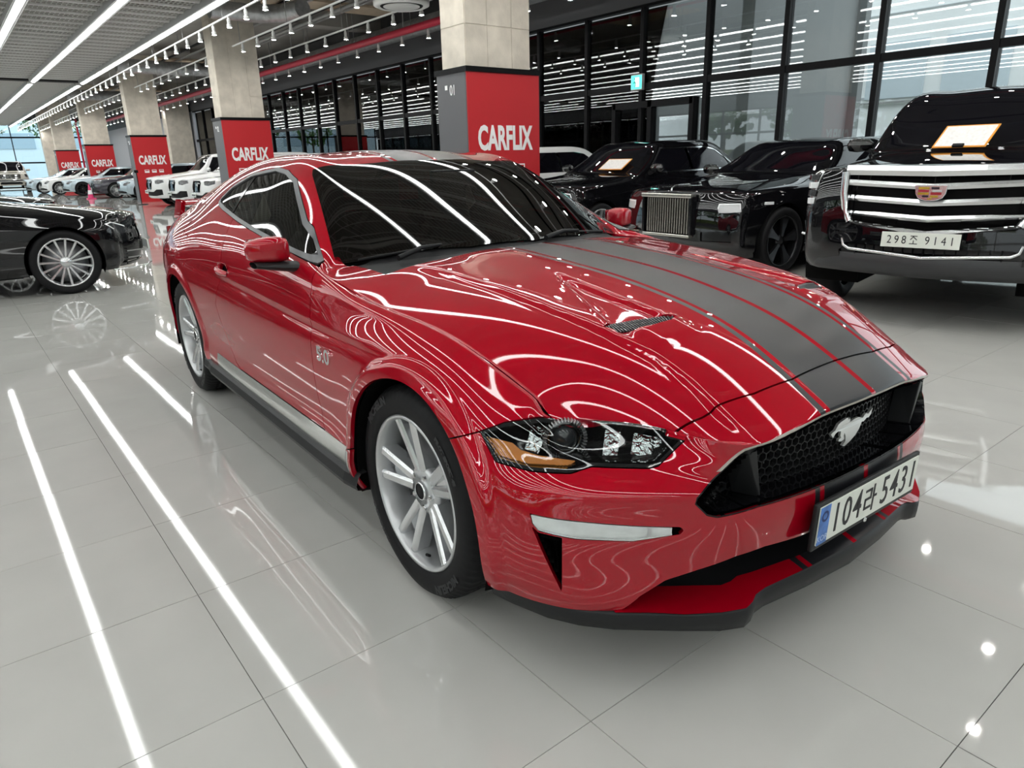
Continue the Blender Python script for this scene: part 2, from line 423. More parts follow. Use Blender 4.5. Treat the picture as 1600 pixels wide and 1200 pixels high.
def mustang_skin(level=4):
    V = []; idx = {}; F = []; P = []; CR = {}
    def vid(key, p):
        if key not in idx:
            idx[key] = len(V); V.append((p[0], -p[1], p[2]))     # right side: y = -w
        return idx[key]
    S = 18                      # stations 0..16 and the nose corner 17
    def side(i, j):             # line j at station i
        if j == 10: return top(i, 10)
        if i == 17: return front(10, j)
        if i >= 14: return vid(('s', i, j), NOSE[j][i-14])
        w, z = WZ[j][i]; x = XS[i]
        if i == 0: x = -3.80 - .04*(1-abs(z-.7)/.6)
        return vid(('s', i, j), (x, w, z))
    def top(i, c):
        if i == 17: return front(c, 10)
        return vid(('s', i, c), TOP[i][c-10])
    def front(c, j): return vid(('f', c, j), FRONT[c][10-j])
    def rear(c, j):
        if c == 10: return side(0, j)
        if j == 10: return top(0, c)
        a = (WZ[j][0] if j < 10 else None); fr = {11: .8, 12: .58, 13: .3, 14: 0.0}[c]
        x = -3.80-.04*(1-abs(a[1]-.7)/.6) - .06*(1-fr**2)
        return vid(('r', c, j), (x, a[0]*fr, a[1]))
    def q(a, b, c, d, p): F.append((a, b, c, d)); P.append(p)
    for i in range(S-1):
        for j in range(10): q(side(i, j), side(i+1, j), side(i+1, j+1), side(i, j+1), 0)
        for c in range(10, 14): q(top(i, c), top(i+1, c), top(i+1, c+1), top(i, c+1), 1)
    for c in range(10, 14):
        for j in range(10):
            q(front(c, j), front(c+1, j), front(c+1, j+1), front(c, j+1), 2)
            q(rear(c+1, j), rear(c, j), rear(c, j+1), rear(c+1, j+1), 3)
    def cr(a, b, w): CR[tuple(sorted((a, b)))] = w
    for c in range(10, 14):
        cr(front(c, 10), front(c+1, 10), .9)                   # leading edge of the bonnet
        cr(top(10, c), top(10, c+1), .8)                       # foot of the windscreen
        cr(rear(c, 10), rear(c+1, 10), .6)
    for i in range(S-1):
        if 5 <= i <= 11: cr(side(i, 8), side(i+1, 8), .75); cr(side(i, 7), side(i+1, 7), .45)
        if 3 <= i <= 13: cr(side(i, 2), side(i+1, 2), .5)
        if 5 <= i <= 9: cr(side(i, 10), side(i+1, 10), .3)
    # full body: mirror the cage, then keep the right half of the smooth result
    n = len(V); mp = {}; V2 = list(V)
    for i, p in enumerate(V):
        if p[1] == 0: mp[i] = i
        else: mp[i] = len(V2); V2.append((p[0], -p[1], p[2]))
    F2 = F + [tuple(mp[k] for k in reversed(f)) for f in F]; P2 = P + P
    CR2 = dict(CR)
    for (a, b), w in CR.items(): CR2[tuple(sorted((mp[a], mp[b])))] = w
    v, qd, mi = make_skin(V2, F2, P2, CR2, level=level)
    v[np.abs(v[:,1]) < 1e-5, 1] = 0.0
    ok = (v[qd][:, :, 1] <= 1e-6).all(1)
    return v, qd[ok], mi[ok]
# ------------------------------------------------------------------ paint and car materials
def paint(name, col, flake=.25, rough=.32, stripes=False, coat=1.0):
    if name in MATS: return MATS[name]
    m = mat(name, col, rough, metal=flake, spec=.0, coat=coat, coat_rough=.012)
    m.node_tree.nodes['Principled BSDF'].inputs['Coat IOR'].default_value = 1.6
    if stripes:     # matt film stripes, printed along the car's length
        nt = m.node_tree; b = nt.nodes['Principled BSDF']
        tc = nt.nodes.new('ShaderNodeTexCoord'); sx = nt.nodes.new('ShaderNodeSeparateXYZ')
        nt.links.new(tc.outputs['Object'], sx.inputs[0])
        def op(o, a, bb, c=None):
            n = nt.nodes.new('ShaderNodeMath'); n.operation = o
            for i, q in enumerate((a, bb, c)):
                if q is None: continue
                if isinstance(q, (int, float)): n.inputs[i].default_value = q
                else: nt.links.new(q, n.inputs[i])
            return n.outputs[0]
        y = op('ABSOLUTE', op('SUBTRACT', sx.outputs['Y'], .015), None)
        def band(a, c): return op('MULTIPLY', op('GREATER_THAN', y, a), op('LESS_THAN', y, c))
        k = op('ADD', band(.0105, .196), band(.214, .234))
        f = nt.nodes.new('ShaderNodeBsdfPrincipled')
        f.inputs['Base Color'].default_value = (.011, .0115, .0135, 1); f.inputs['Roughness'].default_value = .30
        f.inputs['Specular IOR Level'].default_value = .34
        mx = nt.nodes.new('ShaderNodeMixShader'); out = nt.nodes['Material Output']
        nt.links.new(k, mx.inputs[0]); nt.links.new(b.outputs[0], mx.inputs[1]); nt.links.new(f.outputs[0], mx.inputs[2])
        nt.links.new(mx.outputs[0], out.inputs[0])
    return m
def glass(name, tint=(.12,.14,.14), refl=1.0, ior=1.5, rough=0.0):
    """thin tinted pane: fresnel reflection over tinted see-through"""
    if name in MATS: return MATS[name]
    m = bpy.data.materials.new(name); m.use_nodes = True; nt = m.node_tree
    for n in list(nt.nodes): nt.nodes.remove(n)
    out = nt.nodes.new('ShaderNodeOutputMaterial'); mx = nt.nodes.new('ShaderNodeMixShader')
    tr = nt.nodes.new('ShaderNodeBsdfTransparent'); tr.inputs[0].default_value = (*tint, 1)
    gl = nt.nodes.new('ShaderNodeBsdfGlossy'); gl.inputs['Roughness'].default_value = rough
    gl.inputs['Color'].default_value = (refl, refl, refl, 1)
    fr = nt.nodes.new('ShaderNodeFresnel'); fr.inputs['IOR'].default_value = ior
    nt.links.new(fr.outputs[0], mx.inputs[0]); nt.links.new(tr.outputs[0], mx.inputs[1]); nt.links.new(gl.outputs[0], mx.inputs[2])
    nt.links.new(mx.outputs[0], out.inputs[0]); MATS[name] = m
    return m
RED = paint('candy_red_paint', (.37, .0006, .0105), flake=.30, rough=.34)
REDS = paint('candy_red_paint_with_stripes', (.37, .0006, .0105), flake=.30, rough=.34, stripes=True)
BLK = mat('black_plastic', (.007, .007, .008), .55, spec=.25, bump=(900, .05, .001))
SAT = mat('satin_black_plastic', (.012, .0125, .0135), .42, spec=.35, bump=(1500, .05, .0005))
GLB = mat('gloss_black_plastic', (.004, .004, .005), .08)
UND = mat('underbody_black', (.004, .004, .004), .9, spec=.1)
RUB = mat('tyre_rubber', (.010, .010, .011), .62, spec=.22, bump=(400, .08, .001))
RUBL = mat('tyre_lettering', (.030, .030, .032), .5, spec=.3)
SIL = mat('alloy_silver', (.56, .57, .58), .30, metal=.75, coat=.3)
SILD = mat('alloy_silver_machined', (.66, .67, .68), .22, metal=.85)
CHR = mat('chrome', (.80, .81, .82), .06, metal=1.0)
DCH = mat('dark_chrome', (.16, .165, .17), .12, metal=1.0)
STEEL = mat('brake_disc_steel', (.30, .30, .31), .35, metal=1.0)
AMB = mat('amber_reflector', (.75, .25, .015), .25, coat=1.0, bump=(700, .3, .002))
LENS = glass('clear_lamp_lens', (.93, .95, .95), ior=1.45)
WSG = glass('windscreen_glass', (.10, .115, .11), ior=1.62)
SWG = glass('side_window_glass', (.20, .22, .20), ior=1.60)
DGL = glass('dark_window_glass', (.03, .032, .035), ior=1.6)
TRIM = mat('grey_window_trim', (.12, .123, .127), .32, metal=.5)
LAMPW = mat('white_lamp_diffuser', (.55, .58, .57), .3, spec=.3, coat=1.0, noise=(14, .2, 3))
PLATE = mat('plate_white', (.74, .77, .70), .35)
INK = mat('plate_ink', (.012, .012, .015), .5)
BLUE = mat('plate_blue_film', (.06, .17, .48), .4, noise=(18, .6, 2))
SEAT = mat('dark_leather', (.018, .016, .016), .5)
BELT = mat('beige_webbing', (.72, .66, .55), .8)
LIMB = mat('mirror_glass', (.75, .78, .8), .02, metal=1)

ARCH = [(.045, .338, .388), (-2.70, .338, .388)]
def W(v): return -v[:, 1]
def smooth01(t): t = np.clip(t, 0, 1); return t*t*(3-2*t)

def bucket(piece, name, m, parent, depth, back=True, vec=None):
    """dark recess behind an opening: walls and back plate"""
    q = piece.weld(); v, n, t = q.v, q.n, q.t
    ed = np.concatenate([t[:, [0,1]], t[:, [1,2]], t[:, [2,0]]]); key = np.minimum(ed[:,0], ed[:,1]).astype(np.int64)*len(v)+np.maximum(ed[:,0], ed[:,1])
    u, inv, cnt = np.unique(key, return_inverse=True, return_counts=True); inv = inv.reshape(-1); b = ed[cnt[inv] == 1]
    b = b[~((np.abs(v[b[:,0],1]) < 1e-4) & (np.abs(v[b[:,1],1]) < 1e-4))]
    v2 = (v - n*depth) if vec is None else v + np.array(vec)*depth; N = len(v); V = np.vstack([v - n*.002, v2]); F = []
    if back: F += [tuple(int(a)+N for a in f) for f in t]
    F += [(int(i), int(j), int(j)+N, int(i)+N) for i, j in b]
    return mesh_obj(name, V, F, m, parent)

def tyre_mesh(r, w, rr, name='tyre'):
    """w: width; face at y=-w/2.  rr: rim seat radius.  Ribs round the tread, slots across its shoulders"""
    h = w/2; s = r-rr
    A = [(rr-.012, -h*.80, 0), (rr+.004, -h*.90, 0), (rr+s*.12, -h*.985, 0), (rr+s*.30, -h*1.0, 0), (rr+s*.5, -h*1.02, 0), (rr+s*.78, -h*.97, 0), (r-.012, -h*.875, 1), (r-.003, -h*.78, 1), (r, -h*.60, 1), (r, -h*.50, 1)]
    for c in (-.46, -.16, .14, .44):
        A += [(r-.008, h*c, 0), (r-.008, h*(c+.05), 0), (r, h*(c+.055), 1), (r, h*(c+.25), 1)]
    A = [q for q in A if q[1] < h*.5] + [(r, h*.60, 1), (r-.003, h*.78, 1), (r-.012, h*.875, 1), (rr+s*.78, h*.96, 0), (rr+s*.25, h, 0), (rr-.012, h*.80, 0)]
    n = 210; m = len(A); v = []; f = []
    for k in range(n):
        t = 2*PI*k/n; ct, st = math.cos(t), math.sin(t); slot = (k % 3 == 0)
        for q, (rad, y, lug) in enumerate(A):
            rd = rad-(.0045 if (slot and lug) else 0); v.append((rd*ct, y, rd*st))
    for k in range(n):
        k2 = (k+1) % n
        for j in range(m-1): f.append((k*m+j+1, k2*m+j+1, k2*m+j, k*m+j))
    return MB().add(v, f, True)

def arc_text(txt, r, a0, size, h, name, m, parent, flip=False):
    """letters standing on a circle in the x-z plane, facing -y"""
    cu = bpy.data.curves.new('t', 'FONT'); cu.body = txt; cu.size = size; cu.align_x = 'CENTER'; cu.offset = .0016
    cu.resolution_u = 2
    o = bpy.data.objects.new('t', cu); me = evaluated_mesh(o)
    bpy.data.objects.remove(o)
    for v in me.vertices:
        a = a0 - v.co.x/r; rad = r + v.co.y
        v.co = Vector((rad*math.cos(a), h, rad*math.sin(a)))
    me.materials.clear(); me.materials.append(m); me.name = name
    ob = bpy.data.objects.new(name, me); link(ob, parent)
    return ob
def text_mesh(txt, size, m, name, parent, M, offset=0.0, extrude=.001, align='CENTER', sx=1.0):
    cu = bpy.data.curves.new('t', 'FONT'); cu.body = txt; cu.size = size; cu.align_x = align; cu.align_y = 'CENTER'
    cu.offset = offset; cu.extrude = extrude; cu.resolution_u = 3
    o = bpy.data.objects.new('t', cu); me = evaluated_mesh(o)
    bpy.data.objects.remove(o)
    for v in me.vertices: v.co = M @ Vector((v.co.x*sx, v.co.y, v.co.z))
    me.materials.clear(); me.materials.append(m); me.name = name
    return link(bpy.data.objects.new(name, me), parent)
def strokes(lines, wd, m, name, parent, M, h=.001):
    """letter drawn as joined strokes (for the Hangul signs)"""
    mb = MB()
    for ln in lines:
        for a, b in zip(ln[:-1], ln[1:]):
            a, b = Vector((*a, 0)), Vector((*b, 0)); d = (b-a).normalized()*wd/2
            s = Vector((-d.y, d.x, 0)); a = a-d; b = b+d
            v = [a-s, b-s, b+s, a+s]; v = [M @ p for p in v] + [M @ (p+Vector((0,0,h))) for p in v]
            mb.add(v, [(3,2,1,0),(4,5,6,7),(0,1,5,4),(1,2,6,5),(2,3,7,6),(3,0,4,7)])
    return mb.build(name, m, parent)

# ------------------------------------------------------------------ wheels of the red coupe
def mustang_wheel(parent, loc, side, width=.255):
    """side -1: right-hand wheel, outer face towards -y"""
    mb = MB(); f = -width/2 + .012
    # barrel, flange and inner well
    mb.lathe([(.246,f+.012),(.252,f+.002),(.250,f-.006),(.243,f-.008),(.237,f-.002),(.233,f+.012),(.226,f+.045),(.222,f+.12),(.225,f+.2),(.250,f+.225)], 72, 'y')
    w = mb.build('wheel', SIL, parent); w.location = loc; w.rotation_euler = (0, R(-12), 0 if side < 0 else PI)
    tyre_mesh(.343, width, .246).build('tyre', RUB, w)
    for a0 in (R(-62), R(118)):
        arc_text('MICHELIN', .290, a0, .036, -width/2*1.024, 'tyre_lettering', RUBL, w)
    for a0 in (R(28), R(208)):
        arc_text('PILOT SPORT 4S', .292, a0, .020, -width/2*1.024, 'tyre_lettering', RUBL, w)
    # five split spokes: two ridges each, joined by a sunken web
    def spoke_mesh():
        m = MB(); R0, R1 = .062, .238
        def yface(t): return f + .030 - .026*t
        def ridge(sg):
            P = []
            for t in np.linspace(0, 1, 6):
                r = R0+(R1-R0)*t; off = sg*(.0150+.0320*t); wd = .0180-.0010*t; yf = yface(t); dp = .050
                P.append([(off-wd*1.15, yf+dp, r), (off-wd, yf+.007, r), (off-wd*.55, yf, r), (off+wd*.55, yf, r), (off+wd, yf+.007, r), (off+wd*1.15, yf+dp, r)])
            m.grid(P, smooth=False, flip=True)
        ridge(-1); ridge(1)
        P = []          # web where the two ridges meet, falling away outwards
        for t in np.linspace(0, .80, 5):
            r = R0+(R1-R0)*t; off = .0150+.0320*t; yf = yface(t)+.008+.030*t
            P.append([(-off, yf, r), (off, yf, r)])
        m.grid(P, smooth=False, flip=True)
        return m.mesh('spoke')
    me = spoke_mesh(); me.materials.append(SILD)
    for k in range(5):
        s = bpy.data.objects.new('spoke', me); link(s, w); s.rotation_euler = (0, 2*PI*k/5, 0)
    MB().lathe([(0,f+.030),(.032,f+.031),(.034,f+.036),(.066,f+.032),(.078,f+.037),(.080,f+.055),(.07,f+.09)], 40, 'y').build('hub', SIL, w)
    cap = MB().lathe([(0,f+.020),(.024,f+.021),(.029,f+.026),(.030,f+.034)], 32, 'y').build('centre_cap', BLK, w)
    MB().lathe([(.0255,f+.0195),(.029,f+.020),(.031,f+.030),(.0255,f+.0215)], 32, 'y').build('cap_ring', CHR, w)
    ln = MB().lathe([(0,f+.022),(.007,f+.022),(.0095,f+.025),(.0095,f+.05)], 6, 'y', smooth=False).mesh('lug_nut'); ln.materials.append(CHR)
    for k in range(5):
        a = 2*PI*(k+.5)/5
        n = bpy.data.objects.new('lug_nut', ln); link(n, w); n.location = (.054*math.sin(a), 0, .054*math.cos(a))
    MB().tube([(-.03, f+.03, -.222), (-.012, f+.012, -.208)], .005, 8).build('valve', BLK, w)
    d = MB().lathe([(.07,f+.10),(.172,f+.10),(.172,f+.13),(.07,f+.13)], 48, 'y').build('brake_disc', STEEL, w)
    c = MB(); P = []
    for a in np.linspace(-.55, .55, 7): P.append([(r*math.cos(a+2.9), y, r*math.sin(a+2.9)) for r, y in ((.12,f+.07),(.185,f+.07),(.195,f+.10),(.19,f+.15),(.12,f+.15))])
    c.grid(P, smooth=False).build('brake_caliper', BLK, w)
    return w

# ------------------------------------------------------------------ red coupe
def build_mustang():
    root = empty('sports_coupe', (0, 0, 0), CAR_YAW)
    tag(root, 'glossy red sports coupe with twin matt black stripes in the centre foreground', 'car')
    v, q, mi = mustang_skin(4)
    w = -v[:, 1]; x = v[:, 0]; z = v[:, 2]
    # wheel-arch flares
    sidev = np.zeros(len(v), bool); sidev[q[mi == 0].reshape(-1)] = True
    for i, (cx, cz, rr) in enumerate(ARCH):
        r = np.hypot(x-cx, z-cz); k = smooth01((rr+.062-r)/.030)
        k = k*np.where(sidev, 1, 0)*smooth01((x-cx+.60)/.1)*smooth01((.56-(x-cx))/.1)
        v[:, 1] -= k*(.016 if i == 0 else .010)
    # raised centre of the bonnet with its edge, and the grooves that run to the vents
    topv = np.zeros(len(v), bool); topv[q[mi == 1].reshape(-1)] = True
    wc = np.interp(x, [-.5,.135,.27,.41,.50,.59,.69,.77,.90], [.60,.559,.546,.528,.51,.478,.462,.458,.44])
    hood = topv & (x > -.55)
    fade = smooth01((x+.50)/.25)*smooth01((.90-x)/.12)
    v[:, 2] -= np.where(hood, .011*smooth01((w-wc+.012)/.024)*fade, 0)
    wi = np.interp(x, [-.05, .16, .30, .46], [.315, .335, .335, .318]); wo = np.interp(x, [-.05, .16, .30, .46], [.325, .40, .455, .505])
    gr = smooth01((w-wi)/.018)*smooth01((wo-w)/.030)*smooth01((x+.05)/.12)*smooth01((.50-x)/.05)
    v[:, 2] -= np.where(hood, .013*gr, 0)
    lip = smooth01((w-.285)/.03)*smooth01((.475-w)/.05)*smooth01((x-.46)/.035)*smooth01((.585-x)/.022)
    v[:, 2] += np.where(hood, .007*lip, 0)
    n = quad_normals(v, q)
    n[np.abs(v[:,1]) < 1e-6, 1] = 0; n /= np.linalg.norm(n, axis=1, keepdims=True)
    tri = np.vstack([q[:, [0,1,2]], q[:, [0,2,3]]]); S = Skin(v, n, tri, np.concatenate([mi, mi]))
    # crisp leading edge: separate normals per patch
    def patch(p):
        s = S.sub(S.p == p); a = s.v[s.t]; fn = np.cross(a[:,1]-a[:,0], a[:,2]-a[:,0]); nn = np.zeros_like(s.v)
        for i in range(3): np.add.at(nn, s.t[:, i], fn)
        nn /= np.linalg.norm(nn, axis=1, keepdims=True)+1e-12
        # only keep the patch normal near the bonnet's leading edge
        k = smooth01((.06-np.abs(s.v[:,2]-.69))/.03)*smooth01((s.v[:,0]-.52)/.08)
        s.n = s.n*(1-k)[:, None] + nn*k[:, None]
        c = np.abs(s.v[:,1]) < 1e-6; s.n[c, 1] = 0
        s.n /= np.linalg.norm(s.n, axis=1, keepdims=True)+1e-12
        return s
    side, top, front, rear = patch(0), patch(1), patch(2), patch(3)
    for cx, cz, rr in ARCH:
        side = side.clip(lambda p: np.hypot(p[:,0]-cx, p[:,2]-cz)-rr, .02)
    side = side.clip(lambda p: p[:,2]-np.where(p[:,0] > .3, .247, .235))
    front = front.clip(lambda p: p[:,2]-.247)
    G = .0022
    # ---- outlines
    A = lambda p: p[:,0]+p[:,1]          # x - w : runs round the nose corner
    hl = seg_sdf([(-.513,.661),(-.45,.601),(-.32,.594),(-.18,.596),(-.111,.610),(-.035,.609),(.083,.608),(.115,.613),(.207,.670),(.145,.676),(.10,.78),(-.235,.78),(-.248,.692),(-.29,.694),(-.352,.694),(-.424,.686)])
    HL = lambda p: hl(A(p), p[:,2])
    gri = seg_sdf([(-.3,.697),(0,.697),(.21,.689),(.34,.675),(.43,.657),(.455,.648),(.505,.602),(.572,.545),(.578,.530),(.553,.498),(.53,.490),(.42,.498),(.24,.494),(0,.496),(-.3,.496)])
    GR = lambda p: gri(W(p), p[:,2])
    low = seg_sdf([(-.3,.362),(.25,.366),(.384,.378),(.47,.373),(.56,.350),(.631,.328),(.685,.290),(.735,.235),(.75,.10),(-.3,.10)])
    LO = lambda p: low(W(p), p[:,2])
    drl = seg_sdf([(-.318,.499),(-.309,.474),(-.286,.459),(-.157,.446),(.037,.440),(.165,.452),(.195,.455),(.205,.464),(.195,.474),(.035,.481),(-.158,.492)])
    DR = lambda p: drl(A(p), p[:,2])
    duct = seg_sdf([(-.312,.470),(-.286,.456),(-.203,.449),(-.203,.30)])
    DU = lambda p: duct(A(p), p[:,2])
    seam = line_dist([(.10,.55),(.258,.606),(.284,.624),(.375,.661),(.46,.655),(.66,.63)])     # left of it: wing; right: bumper
    SE = lambda p: seam(p[:,0], p[:,2])
    hseam = line_dist([(-.1,.800),(.05,.803),(.204,.806),(.34,.790),(.49,.752),(.60,.700),(.66,.66)])   # (w,x): left = ahead
    HS = lambda p: hseam(W(p), p[:,0])
    hrear = line_dist([(-.1,-.475),(.26,-.465),(.46,-.450),(.71,-.465),(.81,-.545),(.88,-.64)])
    HR = lambda p: hrear(W(p), p[:,0])
    dfr = line_dist([(-.73,1.2),(-.728,.93),(-.705,.89),(-.69,.82),(-.662,.737),(-.642,.65),(-.640,.5),(-.62,.40),(-.57,.345),(-.53,.20)])
    DF = lambda p: dfr(p[:,0], p[:,2])        # left = ahead of the door gap
    drr = line_dist([(-1.87,1.2),(-1.86,1.07),(-1.835,.90),(-1.847,.78),(-1.895,.72),(-1.930,.66),(-1.90,.61),(-1.835,.53),(-1.79,.45),(-1.72,.40),(-1.62,.375),(-1.5,.20)])
    DRR = lambda p: drr(p[:,0], p[:,2])       # left = ahead
    ws = seg_sdf([(-.3,-.515),(0,-.505),(.28,-.555),(.55,-.680),(.72,-.785),(.738,-.82),(.592,-1.33),(.573,-1.368),(.50,-1.362),(.31,-1.318),(0,-1.285),(-.3,-1.30)])
    WS = lambda p: ws(W(p), p[:,0])
    rw = seg_sdf([(-.3,-3.28),(0,-3.28),(.50,-3.22),(.55,-3.15),(.49,-2.62),(.44,-2.56),(0,-2.50),(-.3,-2.50)])
    RW = lambda p: rw(W(p), p[:,0])
    dlo = seg_sdf([(-.66,.944),(-.782,.963),(-1.143,.999),(-1.797,1.067),(-2.10,1.103),(-2.225,1.122),(-2.262,1.140),(-2.255,1.165),(-2.185,1.225),(-1.99,1.283),(-1.679,1.309),(-1.525,1.295),(-1.381,1.258),(-1.083,1.101)])
    DLO = lambda p: np.minimum(dlo(p[:,0], p[:,2]), W(p)-np.interp(p[:,0], [-1.75,-1.40,-1.04,-.78,-.64], [.50,.628,.722,.792,.835]))
    roofline = line_dist([(.575,-3.2),(.53,-2.6),(.545,-2.0),(.552,-1.6),(.575,-1.37),(.60,-1.2)])
    RF = lambda p: roofline(W(p), p[:,0])     # left = towards the centre
    fine = .007
    both = lambda s: s.join(s.mirror())
    # ---- nose: bumper skin
    nose = side.clip(lambda p: -SE(p)-G, fine).join(front)
    nose = nose.clip(lambda p: -HL(p)-.003, fine).clip(lambda p: -GR(p), fine).clip(lambda p: -LO(p), fine).clip(lambda p: -DR(p), fine).clip(lambda p: -DU(p), fine)
    cap = top.clip(lambda p: HS(p)-G, fine)
    both(nose.join(cap)).obj('front_bumper', REDS, root, flange=.016)
    hood_s = top.clip(lambda p: -HS(p)-G, fine).clip(lambda p: HR(p), fine)
    gap = line_dist([(t[0][1], t[0][0]) for t in TOP[9:]] + [(.735,.49)])    # bonnet side gap, (w,x)
    hood_s = hood_s.clip(lambda p: gap(W(p), p[:,0])-G, .012)
    vent = seg_sdf([(.512,.425),(.470,.412),(.395,.432),(.322,.468),(.300,.500),(.335,.510),(.40,.500),(.480,.468)])
    VE = lambda p: vent(W(p), p[:,0])
    vp = hood_s.clip(VE, .006)
    hood_s = hood_s.clip(lambda p: -VE(p), .006)
    both(hood_s).obj('hood', REDS, root, flange=.014)
    # ---- wings, doors, rear quarters
    wing = side.clip(lambda p: SE(p)-G, fine).clip(lambda p: DF(p)-G, fine).clip(lambda p: -HL(p)-.003, fine).clip(lambda p: p[:,2]-.300)
    sidegap = lambda p: np.where(p[:,0] > -.56, -gap(W(p), p[:,0])-G, 1.0)
    wing = wing.clip(sidegap, .012)
    def rock(p): return np.minimum(np.minimum(p[:,2]-.300, .378-p[:,2]), np.minimum(p[:,0]+2.06, -.36-p[:,0]))
    trimp = side.clip(rock, .01)
    wing = wing.clip(lambda p: -rock(p)-.001, .01)
    door = side.clip(lambda p: -DF(p)-G, fine).clip(lambda p: DRR(p)-G, fine).clip(lambda p: p[:,2]-.383)
    belt = top.clip(lambda p: -DLO(p)-.001, fine).clip(lambda p: W(p)-.72).clip(lambda p: .26-(p[:,2]-.86)).clip(lambda p: -DF(p)-G).clip(lambda p: DRR(p)-G)
    belt = belt.clip(lambda p: np.interp(p[:,0], [-2.4,-1.8,-1.14,-.78,-.6], [1.14,1.075,1.005,.972,.958])-p[:,2])
    door = door.join(belt)
    handle_hole = lambda p: np.hypot((p[:,0]+1.80)/.085, (p[:,2]-.842)/.030)-1
    door = door.clip(lambda p: handle_hole(p)*.03, .008)
    quarter = side.clip(lambda p: -DRR(p)-G, fine).clip(lambda p: -rock(p)-.001, .01)
    shell = top.clip(lambda p: -HR(p)+0*p[:,0]).clip(lambda p: -WS(p), fine).clip(lambda p: -RW(p), fine).clip(lambda p: -DLO(p), fine)
    # take the door's belt strip out of the shell
    shell = shell.clip(lambda p: -np.minimum(np.minimum(-DF(p), DRR(p)), np.minimum(np.interp(p[:,0], [-2.4,-1.8,-1.14,-.78,-.6], [1.14,1.075,1.005,.972,.958])-p[:,2], W(p)-.60)), .02)
    cwl = line_dist([(-.1,-.515),(0,-.512),(.28,-.562),(.55,-.688),(.70,-.775),(.80,-.83)])      # ahead of the glass foot
    CW = lambda p: np.minimum(cwl(W(p), p[:,0]), .705-W(p))
    cowl = shell.clip(CW, .01)
    shell = shell.clip(lambda p: -CW(p), .01)
    roof = shell.clip(lambda p: RF(p)-G, fine).clip(lambda p: p[:,0]+2.52).clip(lambda p: -1.2-p[:,0])
    shell = shell.clip(lambda p: -np.minimum(np.minimum(RF(p)-G, p[:,0]+2.52), -1.2-p[:,0]), fine)
    trunk = shell.clip(lambda p: -3.30-p[:,0]).clip(lambda p: .60-W(p))
    shell = shell.clip(lambda p: -np.minimum(-3.30-p[:,0]+.003, .60-W(p)+.003))
    both(roof).obj('roof', REDS, root, flange=.012)
    both(trunk.join(rear.clip(lambda p: p[:,2]-.84).clip(lambda p: .60-W(p)))).obj('trunk_lid', REDS, root, flange=.012)
    both(rear.clip(lambda p: -np.minimum(p[:,2]-.838, .602-W(p))).clip(lambda p: p[:,2]-.22)).obj('rear_bumper', RED, root, flange=.012)
    both(cowl).obj('cowl_panel', BLK, root, offs=-.006)
    panes = top.clip(WS, fine)
    both(panes).obj('windshield', WSG, root, flange=.004)
    both(panes.clip(lambda p: .022-WS(p))).obj('windshield_border', GLB, root, offs=-.003)
    both(top.clip(RW, fine)).obj('rear_window', DGL, root, flange=.004)
    side_glass = top.clip(lambda p: DLO(p)-.015, fine)
    trim_p = top.clip(lambda p: DLO(p)-.002, fine).clip(lambda p: .017-DLO(p), fine)
    for s in (-1, 1):
        mm = (lambda k: k) if s < 0 else (lambda k: k.mirror())
        mm(wing).obj('fender', RED, root, flange=.014)
        d = mm(door).obj('door', RED, root, flange=.014)
        mm(quarter.join(shell)).obj('quarter_panel', RED, root, flange=.014)
        mm(trimp).obj('rocker_trim', SILR, root, flange=.006, offs=.001)
        mm(side_glass.clip(lambda p: p[:,0]+1.925).clip(lambda p: -.875-p[:,0])).obj('side_window', SWG, root, flange=.004, offs=-.004)
        mm(side_glass.clip(lambda p: -1.955-p[:,0])).obj('quarter_window', SWG, root, flange=.004, offs=-.004)
        mm(side_glass.clip(lambda p: p[:,0]+1.957).clip(lambda p: -1.923-p[:,0])).obj('window_pillar', GLB, root, offs=-.002)
        mm(side_glass.clip(lambda p: p[:,0]+.877)).obj('mirror_sail', SAT, root, offs=-.002)
        mm(trim_p).obj('window_trim', TRIM, root, flange=.008, offs=.003)
        vm = mm(vp).obj('hood_vent', GLB, root, offs=-.016)
        # vent mesh: slanted bars
        mb = MB()
        for k in range(26):
            t = k/25; wv = .308+.196*t; xa = np.interp(wv, [.30,.32,.395,.47,.51],[.497,.470,.434,.414,.424]); xb = np.interp(wv, [.30,.335,.40,.48,.51],[.502,.510,.500,.468,.428])
            zc = np.interp(wv, [.30,.40,.51], [.893,.886,.880])
            for sl in (-1, 1):
                mb.bar((xa+.002, -wv*(1 if s < 0 else -1), zc+.000), (xb-.002, -(wv+sl*.014)*(1 if s < 0 else -1), zc-.010), .0026, .004)
        tag(mb.build('vent_mesh', DCHR, vm), kind='stuff')
        # door handle in its dish
        dish = MB(); P = []
        for a in range(9):
            row = []
            for b in range(13):
                u = -.088+.176*b/12; t = -.033+.066*a/8; e = min(1, math.hypot(u/.085, t/.030))
                row.append((-1.80+u, s*(.868+.040*e*e) if 1 else 0, .842+t))
            P.append(row)
        dish.grid(P, flip=(s < 0)).build('handle_dish', RED, d)
        hd = MB(); P = []
        for t in np.linspace(0, 1, 11):
            xx = -1.885+.165*t; yb = .905+.022*math.sin(PI*min(1, .12+t*.88)); hh = .011+.006*math.sin(PI*t)
            P.append([(xx, s*(yb+.012*math.cos(k*PI/4)), .842-.012*t+hh*math.sin(k*PI/4)) for k in range(9)])
        hd.grid(P, flip=(s > 0)).build('door_handle', RED, d)
        # 5.0 badge
        if s < 0:
            M = Matrix.Translation((-.530, -.9345, .680)) @ Matrix.Rotation(PI/2, 4, 'X')
            text_mesh('5.0', .075, CHR, 'badge', root, M, offset=.0015, extrude=.004, sx=1.25)
        # headlight
        piece = side.join(front).clip(HL, fine)
        lens = mm(piece).obj('headlight', LENS, root, flange=.004)
        pm = mm(piece)
